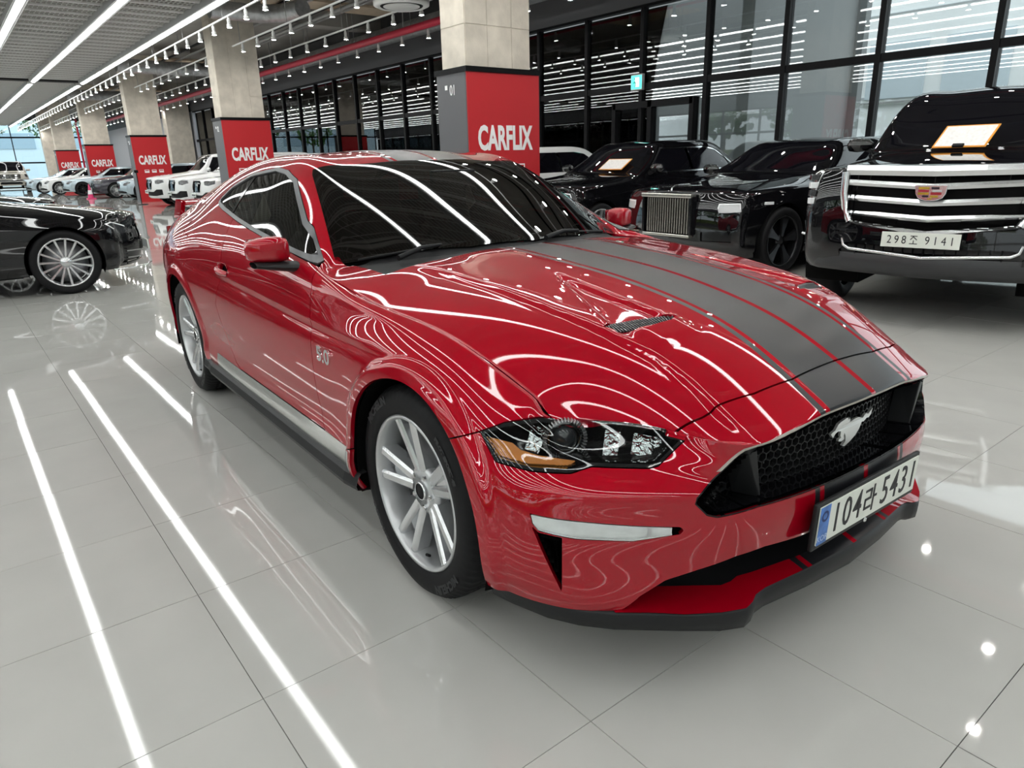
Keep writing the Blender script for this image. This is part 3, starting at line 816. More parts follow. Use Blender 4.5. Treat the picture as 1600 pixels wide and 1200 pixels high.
        bucket(pm, 'headlight_housing', GLB, lens, .10, vec=(-.80, -s*.58, -.10))
        bz = mm(side.join(front).clip(lambda p: HL(p), fine).clip(lambda p: .007-HL(p), .004)); bz.obj('headlight_bezel', BLK, lens, offs=-.002)
        am = seg_sdf([(-.500,.653),(-.447,.609),(-.32,.603),(-.20,.604),(-.165,.622),(-.30,.627),(-.365,.635),(-.395,.648),(-.45,.652)])
        mm(piece.clip(lambda p: am(A(p), p[:,2]), .006)).obj('amber_reflector', AMB, lens, offs=-.014, flange=.004)
        rf = seg_sdf([(.02,.616),(.10,.614),(.185,.668),(.03,.684)])
        rp = mm(piece.clip(lambda p: rf(A(p), p[:,2]), .006)).obj('inner_reflector', CHRF, lens, offs=-.035)
        rf2 = seg_sdf([(-.075,.616),(-.025,.614),(-.015,.684),(-.07,.686)])
        mm(piece.clip(lambda p: rf2(A(p), p[:,2]), .006)).obj('light_guide', CHRF, lens, offs=-.03)
        rf3 = seg_sdf([(-.355,.640),(-.305,.633),(-.27,.690),(-.33,.692)])
        mm(piece.clip(lambda p: rf3(A(p), p[:,2]), .006)).obj('side_reflector', CHRF, lens, offs=-.03)
        pr = MB().lathe([(0,.030),(.018,.027),(.030,.015),(.034,0),(.034,-.05)], 32, 'x')
        o = pr.build('projector_lens', PROJ, lens); o.location = (.508, s*.722, .643); o.rotation_euler = (0, 0, s*R(28))
        rg = MB().lathe([(.036,.006),(.040,.012),(.047,.010),(.049,0),(.046,-.03)], 40, 'x').build('projector_ring', DCH, lens)
        rg.location = o.location; rg.rotation_euler = o.rotation_euler
        tk = MB()
        for k in range(40):
            a = 2*PI*k/40; tk.box((.012, .053*math.cos(a), .053*math.sin(a)), (.010, .003, .009), M=Matrix.Rotation(a-PI/2, 4, 'X'))
        o2 = tk.build('ring_ticks', SIL, lens); o2.location = o.location; o2.rotation_euler = o.rotation_euler
        # running lamp and the duct below it
        dp = side.join(front).clip(DR, .005)
        bucket(mm(dp), 'lamp_pocket', GLB, root, .06, vec=(-.75, -s*.65, 0))
        lampp = dp.clip(lambda p: .165-A(p)).clip(lambda p: DR(p)-.003, .004)
        lm = mm(lampp).obj('running_lamp', LAMPW, root, offs=-.001, flange=.02)
        mm(lampp.clip(lambda p: A(p)-.085).clip(lambda p: .095-A(p))).obj('lamp_divider', SIL, lm, offs=.002)
        mm(lampp.clip(lambda p: np.interp(A(p), [-.31,-.286,-.157,.037,.165], [.478,.465,.453,.4475,.459])-p[:,2], .004)).obj('lamp_rim', SILD, lm, offs=.0025)
        bucket(mm(side.join(front).clip(DU, .005).clip(lambda p: -DR(p))), 'air_duct', UND, root, .07, vec=(-.75, -s*.65, 0))
    # ---- grille
    gp = front.clip(GR, fine)
    g = bucket(both(gp), 'grille', GLB, root, .105)
    hexm = MB(); px_ = .0245; rowh = px_*math.sqrt(3)/2
    gx = lambda yy: .850 - .26*yy*yy - .75*yy**4
    ins = seg_sdf([(-.573,.545),(-.505,.602),(-.455,.648),(-.34,.675),(0,.695),(.34,.675),(.455,.648),(.505,.602),(.573,.545),(.553,.498),(.42,.498),(0,.496),(-.42,.498),(-.553,.498)])
    cs = []
    for rr_ in range(-1, 12):
        for cc in range(-24, 25):
            cs.append((cc*px_ + (px_/2 if rr_ % 2 else 0), .494+rr_*rowh*1.0))
    cs = np.array(cs); ok = ins(cs[:,0], cs[:,1]) > -.012
    for cy_, cz_ in cs[ok]:
        Rr = px_/math.sqrt(3); pts = [(cy_+Rr*math.sin(k*PI/3), cz_+Rr*math.cos(k*PI/3)) for k in range(6)]
        inn = [(cy_+(Rr-.0019)*math.sin(k*PI/3), cz_+(Rr-.0019)*math.cos(k*PI/3)) for k in range(6)]
        vv = [(gx(a), a, b) for a, b in pts] + [(gx(a), a, b) for a, b in inn] + [(gx(a)-.012, a, b) for a, b in inn]
        ff = []
        for k in range(6):
            k2 = (k+1) % 6; ff += [(k, k2, 6+k2, 6+k), (6+k, 6+k2, 12+k2, 12+k)]
        hexm.add(vv, ff)
    tag(hexm.build('honeycomb_mesh', SAT, g), kind='stuff')
    for s in (-1, 1):
        fb = MB(); a = [(.862, s*.418, .655), (.858, s*.448, .650), (.795, s*.460, .645), (.795, s*.415, .655)]
        b = [(.862, s*.383, .506), (.861, s*.389, .506), (.795, s*.410, .503), (.795, s*.375, .503)]
        fb.add(a+b, [(0,1,5,4),(1,2,6,5),(2,3,7,6),(3,0,4,7),(0,3,2,1),(4,5,6,7)])
        fb.build('grille_fin', SAT, g, bevel=.003)
    sh = both(gp.clip(lambda p: .0035-GR(p), .003)); sh.obj('grille_edge', GLB, g, offs=-.002)
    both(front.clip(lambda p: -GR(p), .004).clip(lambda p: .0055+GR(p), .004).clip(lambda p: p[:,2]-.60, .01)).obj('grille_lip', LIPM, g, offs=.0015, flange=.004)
    # ---- running-horse emblem on the grille
    horse = [(-.073,.591),(-.060,.578),(-.051,.588),(-.039,.592),(-.024,.589),(-.024,.576),(-.018,.568),(-.030,.567),(-.030,.560),(-.014,.557),(-.001,.560),(-.006,.572),(-.003,.579),(.005,.566),(.007,.552),(-.007,.542),(.003,.537),(.030,.544),(.058,.556),(.077,.571),(.085,.584),(.088,.589),(.099,.587),(.108,.591),(.115,.594),(.128,.592),(.140,.599),(.146,.616),(.131,.608),(.121,.604),(.111,.609),(.100,.607),(.092,.600),(.083,.602),(.067,.608),(.045,.609),(.027,.607),(.020,.606),(.017,.619),(.011,.614),(.005,.621),(-.007,.621),(-.017,.619),(-.031,.617),(-.042,.612),(-.048,.605),(-.054,.598),(-.066,.595)]
    import mathutils.geometry as mg
    hp = [Vector((a, b, 0)) for a, b in horse]; trs = mg.tessellate_polygon([hp]); nH = len(horse)
    def H3(a, b, d): return (.862 - .2*a*a + d, a-.012, b+.004)
    vv = [H3(a, b, .004) for a, b in horse] + [H3(a, b, -.003) for a, b in horse]
    ff = [tuple(t) for t in trs] + [tuple(i+nH for i in reversed(t)) for t in trs] + [(i, (i+1) % nH, nH+(i+1) % nH, nH+i) for i in range(nH)]
    bmh = bmesh.new(); vs = [bmh.verts.new(p) for p in vv]
    for f_ in ff:
        try: bmh.faces.new([vs[i] for i in f_])
        except ValueError: pass
    bmesh.ops.recalc_face_normals(bmh, faces=bmh.faces); me = bpy.data.meshes.new('horse_emblem'); bmh.to_mesh(me); bmh.free(); me.materials.append(EMBL)
    link(bpy.data.objects.new('horse_emblem', me), root)
    # ---- lower intake: red chin, black throat, lip
    SP = [(0,.925,.258,.185),(.2,.910,.252,.183),(.36,.888,.246,.180),(.40,.888,.242,.177),(.425,.897,.236,.170),(.455,.900,.232,.167),(.52,.874,.234,.171),(.6,.824,.236,.179),(.66,.782,.244,.184),(.74,.724,.248,.190),(.80,.660,.249,.193),(.845,.590,.250,.196),(.882,.490,.252,.200),(.900,.425,.254,.203)]
    full = [(-a, b, c, d) for a, b, c, d in reversed(SP[1:])] + SP
    spm = MB(); P = []
    for a, b, c, d in full:
        k = 1 - .02/max(.3, math.hypot(a, b))
        P.append([(b*.90-.02, a*.93, c-.002), (b-.006, a, c), (b, a, c-.006), (b-.001, a, (c+d)/2), (b-.004, a, d+.008), (b-.016, a*.99, d), (b-.09, a*.94, d+.006)])
    spm.grid(P, flip=True).build('front_splitter', SAT, root)
    chin = MB(); P = []
    inn = [s for s in full if abs(s[0]) <= .75]
    for a, b, c, d in inn:
        t = abs(a)/.75; zt = c+.014; dq = float(np.interp(abs(a), [0,.33,.50,.75], [.038,.045,.11,.12]))
        P.append([(b-.002, a, c+.0015), (b-dq*.4, a*.985, c+.006), (b-dq*.7, a*.975, c+.010), (b-dq, a*.965, zt)])
    chin.grid(P, flip=True).build('front_chin', REDS, root)
    thr = MB(); P = []
    for a, b, c, d in inn:
        t = abs(a)/.75; zt = c+.014; zu = np.interp(abs(a), [0,.25,.384,.47,.56,.631,.685,.75], [.365,.369,.381,.376,.354,.333,.300,.262])
        dq = float(np.interp(abs(a), [0,.33,.50,.75], [.038,.045,.11,.12])); P.append([(b-dq+.002, a*.966, zt-.002), (b-.17, a*.93, zt+.006), (b-.20, a*.91, (zt+zu)/2), (b-.16, a*.93, zu+.010), (b-.028, a*.975, zu+.004)])
    thr.grid(P, flip=True).build('lower_intake', BLK, root)
    li = MB()
    for k in range(-9, 10):
        li.bar((.760-.2*(k*.026)**2, k*.026, .268), (.760-.2*(k*.026)**2, k*.026, .372), .004, .006)
    for zz in (.286, .304, .322, .340, .358): li.bar((.760, -.24, zz), (.760, .24, zz), .006, .003)
    tag(li.build('intake_mesh', SAT, root), kind='stuff')
    # ---- plate
    pl = MB().box((0,0,0), (.012,.545,.135)).build('plate_holder', SAT, root, bevel=.004); pl.location = (.938, .012, .405); pl.rotation_euler = (0, R(2), 0)
    pp = MB().box((.0085,0,.004), (.004,.520,.110)).build('license_plate', PLATE, pl, bevel=.001)
    MB().box((.0109,-.2375,.004), (.0012,.045,.110)).build('plate_band', BLUE, pl)
    base = Matrix.Translation((.0107, 0, .002)) @ Matrix(((0,0,1,0),(1,0,0,0),(0,1,0,0),(0,0,0,1)))
    for k, ch in enumerate('104'):
        text_mesh(ch, .122, INK, 'plate_character', pl, base @ Matrix.Translation((-.178+.053*k, .000, 0)), offset=.0002, sx=.74)
    for k, ch in enumerate('5431'):
        text_mesh(ch, .122, INK, 'plate_character', pl, base @ Matrix.Translation((.075+.053*k, .000, 0)), offset=.0002, sx=.74)
    ra = [[(-.028,.030),(0,.030),(0,.004),(-.028,.004),(-.028,-.024),(.002,-.024)],[(.014,.038),(.014,-.036)],[(.014,.004),(.028,.004)]]
    strokes(ra, .0075, INK, 'plate_character', pl, base @ Matrix.Translation((-.004, .002, 0)))
    text_mesh('KOR', .024, mat('plate_pale_blue', (.45,.55,.75), .5), 'plate_mark', pl, base @ Matrix.Translation((-.2375, -.036, .0006)), extrude=.0005)
    MB().lathe([(.016,.0119),(.013,.0121),(.009,.0119)], 20, 'x', (0,-.2375,.030)).build('plate_mark', mat('plate_dark_blue', (.01,.03,.14), .5), pl)
    MB().lathe([(0,.0112),(.006,.0112),(.007,.009)], 12, 'x', (0,-.01,-.061)).build('plate_clip', CHR, pl)
    # ---- black side skirts
    for s in (-1, 1):
        sk = MB(); P = []
        for xx in np.linspace(-2.33, -.315, 24):
            e = .0 if -2.2 < xx < -.40 else .012
            P.append([(xx, s*.905, .306), (xx, s*(.940-e), .303), (xx, s*(.952-e), .292), (xx, s*(.962-e), .262), (xx, s*(.958-e), .246), (xx, s*.90, .236), (xx, s*.70, .22)])
        sk.grid(P, smooth=False, flip=(s < 0)).build('side_skirt', SAT, root)
    # ---- door mirrors
    for s in (-1, 1):
        mr = MB(); P = []
        # housing loft along y (outwards), sections in x-z
        for yo, xf, xr, zb, zt_ in ((.893,-.858,-.925,.982,1.040),(.905,-.838,-.932,.970,1.055),(.93,-.832,-.935,.966,1.062),(.965,-.838,-.938,.966,1.062),(1.0,-.850,-.941,.968,1.057),(1.025,-.868,-.943,.972,1.050),(1.038,-.892,-.944,.980,1.040)):
            row = []; cx, cz = (xf+xr)/2, (zb+zt_)/2; hx, hz = (xf-xr)/2, (zt_-zb)/2
            for k in range(24):
                a = 2*PI*k/24; ca, sa = math.cos(a), math.sin(a)
                row.append((cx+hx*np.sign(ca)*abs(ca)**.5, s*yo, cz+hz*np.sign(sa)*abs(sa)**.5))
            row.append(row[0]); P.append(row)
        P.append([(-.93, s*1.043, 1.01)]*25); P.insert(0, [(-.89, s*.890, 1.01)]*25)
        mir = mr.grid(P, flip=(s > 0)).build('side_mirror', RED, root); mir.location = (-.070, -s*.022, 0)
        ar = MB(); P = []
        for t in np.linspace(0, 1, 8):
            y_ = .845+.185*t; zc = .940+.020*t; hx = .062-.018*t; hz = .024*(1-.5*t)
            P.append([(-.850-.035*t+hx*math.cos(a), s*y_, zc+hz*math.sin(a)) for a in np.linspace(0, 2*PI, 15)])
        ar.grid(P, flip=(s > 0)).build('mirror_arm', SAT, mir)
        MB().box((-.944, s*.965, 1.013), (.006,.130,.078)).build('mirror_glass', LIMB, mir, bevel=.002)
    # ---- wipers
    for (a, b, c) in (((-.56,-.60,.985), (-.635,-.36,1.008), (-.545,-.02,1.022)), ((-.50,.05,1.010), (-.56,.28,1.018), (-.66,.58,.990))):
        wp = MB().tube([a, ((a[0]+b[0])/2, (a[1]+b[1])/2, (a[2]+b[2])/2+.012), b], [.011,.009,.006], 8).build('wiper', BLK, root)
    MB().tube([(-.735,-.68,.968), (-.66,-.50,.993), (-.60,-.30,1.010), (-.565,-.05,1.020)], .006, 6).build('wiper', BLK, root)
    MB().tube([(-.555,.02,1.020), (-.575,.25,1.012), (-.66,.52,.990)], .006, 6).build('wiper', BLK, root)
    # ---- rear wing
    wg = MB(); P = []
    for yy in np.linspace(-.645, .645, 25):
        t = abs(yy)/.645; dz = -.012*t**4; x0 = -3.62+.03*(1-t*t); zz = 1.078+dz
        P.append([(x0, yy, zz+.004), (x0-.05, yy, zz+.017), (x0-.13, yy, zz+.022), (x0-.175, yy, zz+.028), (x0-.18, yy, zz+.018), (x0-.10, yy, zz-.004), (x0-.03, yy, zz-.008), (x0, yy, zz+.004)])
    wing_o = wg.grid(P, flip=True).build('rear_spoiler', RED, root)
    for s in (-1, 1):
        ft = MB(); P = []
        for t in np.linspace(0, 1, 7):
            zc = .975+.115*t; xx = -3.66-.04*(1-t); ln = .16-.01*t; yy = s*(.655-.02*t)
            P.append([(xx+.02-.05*(1-t)*0, yy-.014, zc), (xx+.02, yy+.014, zc), (xx-ln, yy+.014, zc+.012*t), (xx-ln, yy-.014, zc+.012*t), (xx+.02, yy-.014, zc)])
        ft.grid(P, smooth=False).build('spoiler_foot', RED, wing_o)
    # tail lamps seen at the edge of the quarter
    for s in (-1, 1):
        MB().box((-3.80, s*.62, .86), (.05,.24,.13)).build('tail_lamp', TAILR, root, bevel=.01)
    MB().tube([(-2.75,0,1.275),(-2.80,0,1.315)], [.018,.006], 8).build('antenna_fin', RED, root)
    # ---- inner structure, floor and cabin
    inner = side.join(front.clip(lambda p: -GR(p)-.0).clip(lambda p: -LO(p)).clip(lambda p: .60-p[:,2])).clip(lambda p: -HL(p)).clip(lambda p: -DU(p)).clip(lambda p: -DR(p)).join(top.clip(lambda p: p[:,0]+.45).clip(lambda p: -HS(p)-.0).clip(lambda p: .80-.45*W(p)-p[:,0]+.03).clip(lambda p: -VE(p)))
    both(inner).obj('inner_structure', UND, root, offs=-.020)
    # wheel housings
    for s in (-1, 1):
        for cx, cz, rr in ARCH:
            P = []
            for a in np.linspace(-.28, PI+.28, 30):
                P.append([(cx+(rr+.004)*math.cos(a), s*.925, cz+(rr+.004)*math.sin(a)), (cx+(rr+.02)*math.cos(a), s*.85, cz+(rr+.02)*math.sin(a)), (cx+(rr+.02)*math.cos(a), s*.60, cz+(rr+.02)*math.sin(a))])
            MB().grid(P, smooth=True).build('wheel_housing', UND, root)
            MB().add([(cx+(rr+.02)*math.cos(a), s*.60, cz+(rr+.02)*math.sin(a)) for a in np.linspace(-.28, PI+.28, 30)], [tuple(range(30))]).build('wheel_housing_wall', UND, root)
    fl = MB(); fl.box((-1.36, 0, .23), (1.75,1.74,.06)); fl.box((-3.3,0,.30),(.55,1.3,.1)); fl.box((.55,0,.24),(.25,1.15,.05)); fl.box((-2.72,0,.30),(.9,1.16,.1)); fl.box((.03,0,.30),(.9,1.16,.1))
    fl.build('underbody', UND, root)
    cab = MB(); cab.box((-.72,0,.80),(.40,1.40,.18)); cab.box((-.58,0,.58),(.12,1.50,.5)); cab.box((-2.9,0,.75),(.10,1.40,.50)); cab.box((-3.1,0,1.03),(.5,1.2,.02))
    cab.build('dashboard', SEAT, root, bevel=.03)
    for s in (-1, 1):
        def seat(xc, yc, nm):
            sb = MB(); P = []
            for t in np.linspace(0, 1, 9):
                zc = .45+.62*t; xx = xc-.06-.22*t; hw = (.25-.03*t) if t < .72 else (.25-.13*min(1, (t-.72)/.1)); th = .08-.03*t
                P.append([(xx+th*(1.2 if abs(q) > .7 else 1), yc+hw*q, zc) for q in (-1,-.8,-.4,0,.4,.8,1)] + [(xx-th, yc+hw*q, zc) for q in (1,0,-1)] + [(xx+th*1.2, yc-hw, zc)])
            sb.grid(P); sb.box((xc+.18, yc, .45), (.50,.50,.14)); sb.box((xc-.30, yc, 1.13), (.10,.26,.17))
            return sb.build(nm, SEAT, root)
        seat(-1.55, s*.38, 'front_seat'); seat(-2.3, s*.34, 'rear_seat')
        MB().bar((-1.90, s*.62, 1.13), (-2.26, s*.625, .90), .12, .006, up=(0, 1, 0)).build('seat_belt', BELT, root)
    MB().lathe([(.175,-.012),(.190,0),(.175,.012),(.163,0),(.175,-.012)], 32, 'x').build('steering_wheel', BLK, root).location = (-.98, .38, .93)
    MB().box((-1.15,.02,1.245),(.03,.24,.07)).build('rear_view_mirror', BLK, root, bevel=.01)
    # ---- wheels
    mustang_wheel(root, (0, -.779, .343), -1, .255); mustang_wheel(root, (0, .779, .343), 1, .255)
    mustang_wheel(root, (-2.72, -.785, .343), -1, .275); mustang_wheel(root, (-2.72, .785, .343), 1, .275)
    return root
DCHR = mat('vent_mesh_metal', (.13, .135, .14), .3, metal=.8)
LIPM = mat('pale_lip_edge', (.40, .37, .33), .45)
SILR = mat('rocker_film_silver', (.55, .56, .54), .16, metal=.85)
CHRF = mat('faceted_reflector', (.55, .58, .58), .10, metal=1.0, bump=(60, .6, .02))
PROJ = mat('projector_glass', (.03, .035, .04), .03, coat=1.0)
EMBL = mat('brushed_emblem', (.70, .71, .69), .28, metal=.7)
TAILR = mat('tail_lamp_red', (.25, .004, .004), .1, coat=1.0)
# ------------------------------------------------------------------ the hall
X0, X1, Y0, Y1 = -66.0, 13.0, -15.0, 9.7       # far end, wall behind the camera, left wall, glass wall
HS_, HG, HL_ = 5.5, 4.58, 4.45                  # slab, grating, light strips
FLOORM = mat('polished_porcelain', (.49, .485, .46), .035, spec=.62, noise=(3.0, .04, 3))
GROUT = mat('dark_grout', (.16, .16, .155), .7)
CONC = mat('raw_concrete', (.62, .565, .485), .75, noise=(4.0, .16, 6), bump=(30, .15, .01))
SLABM = mat('ceiling_concrete', (.33, .315, .29), .85, noise=(.8, .2, 5))
DKWALL = mat('dark_grey_panel', (.095, .095, .102), .6)
BLKF = mat('black_aluminium', (.005, .005, .006), .45, spec=.12)
PGLASS = glass('facade_glass', (.84, .87, .87), ior=1.52)
WHITE = mat('white_enamel', (.72, .72, .71), .45)
GREYF = mat('grey_metal_frame', (.36, .36, .36), .45, metal=.3)
STRIP = mat('light_strip', (1, 1, 1), emit=(.97, 1.0, .985), estr=12.0)
SPOT = mat('spot_lamp', (1, 1, 1), emit=(1, .985, .94), estr=260.0)
GALV = mat('galvanised_duct', (.45, .46, .47), .38, metal=.8, noise=(9, .25, 3))
REDP = mat('red_pipe', (.52, .012, .045), .35)
TAN = mat('tan_board', (.50, .40, .29), .7, noise=(5, .12, 5))
SIGNR = mat('banner_red', (.50, .014, .020), .45)
SIGNG = mat('banner_grey', (.105, .105, .112), .5)
SIGNW = mat('sign_white', (.86, .86, .86), .4)
DARKV = mat('void_black', (.012, .012, .013), .9)

def build_floor():
    rng = random.Random(4)
    base = MB().box(((X0+X1)/2, (Y0+Y1)/2, -.055), (X1-X0, Y1-Y0, .10)).build('floor', GROUT)
    tag(base, kind='structure')
    T = .598; x0, y0 = .128, -.868
    g = .0024; h = (T-g)/2
    me = MB().add([(-h,-h,0),(h,-h,0),(h,h,0),(-h,h,0),(-h-.0006,-h-.0006,-.005),(h+.0006,-h-.0006,-.005),(h+.0006,h+.0006,-.005),(-h-.0006,h+.0006,-.005)],
                  [(0,1,2,3),(4,5,1,0),(5,6,2,1),(6,7,3,2),(7,4,0,3)]).mesh('tile'); me.materials.append(FLOORM)
    cells = []
    cx, cy = 1.711, -1.857; fx, fy = math.cos(R(142)), math.sin(R(142))
    for i in range(int((X0-x0)/T)-1, int((X1-x0)/T)+2):
        for j in range(int((Y0-y0)/T)-1, int((Y1-y0)/T)+2):
            ax, ay = x0+(i+.5)*T, y0+(j+.5)*T
            if not (X0 < ax < X1 and Y0 < ay < Y1): continue
            dx, dy = ax-cx, ay-cy; d = math.hypot(dx, dy); ang = abs(math.atan2(dx*fy-dy*fx, dx*fx+dy*fy))
            vis = ang < R(44) or d < .9
            cells.append((d if vis else d+40, ax, ay))
    cells.sort()
    rest_v = []; rest_f = []
    for n, (d, ax, ay) in enumerate(cells):
        tx, ty = rng.gauss(0, .0005), rng.gauss(0, .0005)
        if n < 300:
            o = bpy.data.objects.new('tile', me); link(o, base); o.location = (ax, ay, 0); o.rotation_euler = (tx, ty, 0)
        else:
            b = len(rest_v)
            for sx, sy in ((-1,-1),(1,-1),(1,1),(-1,1)): rest_v.append((ax+sx*h, ay+sy*h, sx*h*-ty+sy*h*tx))
            rest_f.append((b, b+1, b+2, b+3))
    tag(mesh_obj('far_tiles', rest_v, rest_f, FLOORM, base), kind='stuff')
build_floor()

def wall(name, c, d, m): return tag(MB().box(c, d).build(name, m), kind='structure')
WALLW = mat('white_wall', (.62, .63, .62), .7)
wall('wall_back', (X1+.1, (Y0+Y1)/2, HS_/2), (.2, Y1-Y0, HS_), WALLW)
sl = wall('ceiling', ((X0+X1)/2, (Y0+Y1)/2, HS_+.12), (X1-X0+.4, Y1-Y0+.6, .24), SLABM)
for k in range(7):      # downstand beams across the hall, above each column line
    bx_ = -7.3-11.9*k+11.9
    MB().box((bx_, (Y0+Y1)/2, HS_-.22), (.55, Y1-Y0, .44)).build('beam', SLABM, sl)

# ---- glazed walls
def glazed(name, a, b, z0, z1, zt, step, off, label_frames=True, frame=.07, depth=.14, glassm=PGLASS, skip=(), transoms=None):
    """vertical wall of panes between points a and b (x,y)"""
    ax, ay = a; bx, by = b; L = math.hypot(bx-ax, by-ay); ux, uy = (bx-ax)/L, (by-ay)/L; rz = math.atan2(uy, ux)
    root = tag(MB().box(((ax+bx)/2, (ay+by)/2, z0+.05), (L, depth, .10), rz).build(name, BLKF), kind='structure')
    pos = [s for s in np.arange(off, L+1e-6, step)]
    ts = transoms if transoms else [zt]
    for s in pos:
        MB().box((ax+ux*s, ay+uy*s, (z0+z1)/2), (frame, depth, z1-z0), rz).build('mullion', BLKF, root)
    edges = [0]+list(pos)+[L]
    for t in ts: MB().box(((ax+bx)/2, (ay+by)/2, t), (L, depth*.8, .11), rz).build('transom', BLKF, root)
    MB().box(((ax+bx)/2, (ay+by)/2, z1+.03), (L, depth, .08), rz).build('head_rail', BLKF, root)
    zz = [z0]+list(ts)+[z1]
    for i in range(len(edges)-1):
        s0, s1 = edges[i], edges[i+1]
        if s1-s0 < .1: continue
        for q in range(len(zz)-1):
            MB().box((ax+ux*(s0+s1)/2, ay+uy*(s0+s1)/2, (zz[q]+zz[q+1])/2), (s1-s0-frame, .012, zz[q+1]-zz[q]-.10), rz).build('pane', glassm, root)
    return root
gw = glazed('window_1', (-40.0, Y1), (X1, Y1), 0, 4.07, 2.64, 1.565, 40-2.32-23*1.565, frame=.085)
# bulkhead above the glass wall, and the solid part of that wall further down the hall
wall('wall_right', ((X0+X1)/2, Y1+.02, (4.11+HS_)/2), (X1-X0, .22, HS_-4.11), DKWALL)
wall('wall_right_far', ((X0-40)/2, Y1+.02, 4.11/2), (X0*-1-40, .22, 4.11), mat('far_grey_wall', (.42,.43,.46), .7))
# entrance door in the glass wall
def entrance():
    root = tag(MB().box((-8.27, Y1-.02, 2.30), (2.05, .17, .12)).build('door_1', BLKF), kind='structure')
    for x in (-9.27, -8.30, -7.27): MB().box((x, Y1-.02, 1.18), (.10, .17, 2.36)).build('door_frame', BLKF, root)
    for x in (-8.78, -7.78):
        MB().box((x, Y1-.10, 1.0), (.04, .03, .9)).build('pull_handle', CHR, root)
        MB().box((x, Y1-.03, .12), (.92, .06, .22)).build('kick_plate', BLKF, root)
entrance()
ex = empty('exit_sign', (-8.62, Y1-.105, 2.72)); tag(ex, 'small lit green emergency exit sign above the glass entrance doors', 'exit sign')
MB().box((0,0,0), (.30,.07,.30)).build('sign_case', GREYF, ex, bevel=.006)
MB().box((0,-.038,0), (.27,.006,.25)).build('sign_face', mat('exit_green', (.02,.4,.3), emit=(.10,.85,.70), estr=1.6), ex)
EXW = mat('exit_white', (1,1,1), emit=(.9,1,1), estr=2.2)
eg = MB(); eg.box((.02,-.043,.0), (.10,.004,.17)); eg.build('door_pictogram', EXW, ex)
rm = MB(); rm.tube([(-.03,-.044,.01),(-.01,-.044,-.04),(-.035,-.044,-.09)], .012, 6); rm.tube([(-.03,-.044,.02),(-.075,-.044,-.02)], .010, 6); rm.lathe([(0,.018),(.012,.012),(.018,0),(.012,-.012),(0,-.018)], 10, 'y', (-.04,-.043,.065))
rm.build('running_figure', mat('exit_dark', (.0,.25,.2), .5), ex)
# left wall: glazing towards the street, and the far end
glazed('window_2', (X0, Y0), (X1, Y0), .5, 3.6, 1.9, 2.4, .8, transoms=[2.4])
wall('wall_left', ((X0+X1)/2, Y0, (3.68+HS_)/2), (X1-X0, .22, HS_-3.68), DKWALL)
wall('wall_left_base', ((X0+X1)/2, Y0, .22), (X1-X0, .2, .44), DKWALL)
glazed('window_3', (X0, Y1), (X0, Y0), .05, 5.0, 2.0, 2.6, 1.1, transoms=[1.9, 3.75], glassm=glass('end_glass', (.86,.92,.94), ior=1.35), frame=.06)
wall('wall_end', (X0, (Y0+Y1)/2, (5.06+HS_)/2), (.22, Y1-Y0, HS_-5.06), DKWALL)

# ---- outside
GRASS = mat('ground_outside', (.30, .31, .29), .9)
wall('ground', (-25, 0, -.20), (170, 110, .16), GRASS)
WFAC = mat('white_facade', (.88, .90, .89), .8, noise=(.7, .05, 3))
nb = empty('neighbour_building', (0, 17.5, 0)); tag(nb, 'pale white building seen outside through the glass behind the parked black cars', 'building')
MB().box((-10.2, .5, 3.5), (13.5, 1, 7)).build('wall', WFAC, nb)
for k in range(7): MB().box((-10.2, -.03, .7+.95*k), (13.5, .03, .02)).build('cladding_joint', mat('joint_grey', (.5,.53,.54), .8), nb)
MB().box((-9.0, -.06, 2.45), (11, .06, .05)).build('ledge', GREYF, nb)
for x in (-7.2, -5.4): MB().box((x, -.03, 3.2), (1.4, .04, 1.3)).build('window', mat('pale_window', (.62,.70,.74), .15), nb)
# lobby behind the darker panes, lit by an added fill strip
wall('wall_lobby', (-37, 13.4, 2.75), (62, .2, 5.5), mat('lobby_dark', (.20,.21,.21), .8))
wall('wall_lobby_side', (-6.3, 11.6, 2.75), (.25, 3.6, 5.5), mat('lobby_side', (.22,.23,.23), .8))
lc = empty('lobby_fill_light', (-37, 10.25, 4.9)); tag(lc, 'long unseen fill light added above the lobby behind the bulkhead of the glass wall', 'fill light')
MB().box((0,0,0), (60,.10,.04)).build('diffuser', mat('fill_glow', (1,1,1), emit=(.95,1,1), estr=5.0), lc)  # added out of view, only to brighten the lobby wall
MB().box((0,0,.05), (60,.16,.06)).build('housing', WHITE, lc)
# greenery beyond the far end and along the street
LEAF = mat('leaf_green', (.10, .26, .05), .7, noise=(1.5, .5, 4)); LEAF2 = mat('leaf_yellow', (.34, .42, .08), .7, noise=(2, .4, 4))
TRUNK = mat('bark', (.10, .07, .05), .9)
def tree(x, y, h, r, seed, label, grp, m=LEAF):
    rng = random.Random(seed); t = empty('tree', (x, y, -.12)); tag(t, label, 'tree', grp)
    MB().tube([(0,0,0),(.05,.03,h*.35),(0,.1,h*.6)], [.16,.12,.07], 8).build('trunk', TRUNK, t)
    c = MB()
    for k in range(150):
        a = rng.uniform(0, 2*PI); u = rng.uniform(-1, 1); q = r*rng.random()**.33; s = math.sqrt(1-u*u)
        px, py, pz = q*s*math.cos(a), q*s*math.sin(a), h*.68+q*u*.9
        for _ in range(3):
            ex_ = Matrix.Rotation(rng.uniform(0, 6), 3, 'X') @ Matrix.Rotation(rng.uniform(0, 6), 3, 'Z'); L = .28
            pts = [Vector((px, py, pz)) + ex_ @ Vector(w_) for w_ in ((-L,-L*.5,0),(L,-L*.5,.08),(L*.9,L*.5,0),(-L*.9,L*.5,.06))]
            c.add(pts, [(0,1,2,3)])
    c.build('crown', m, t)
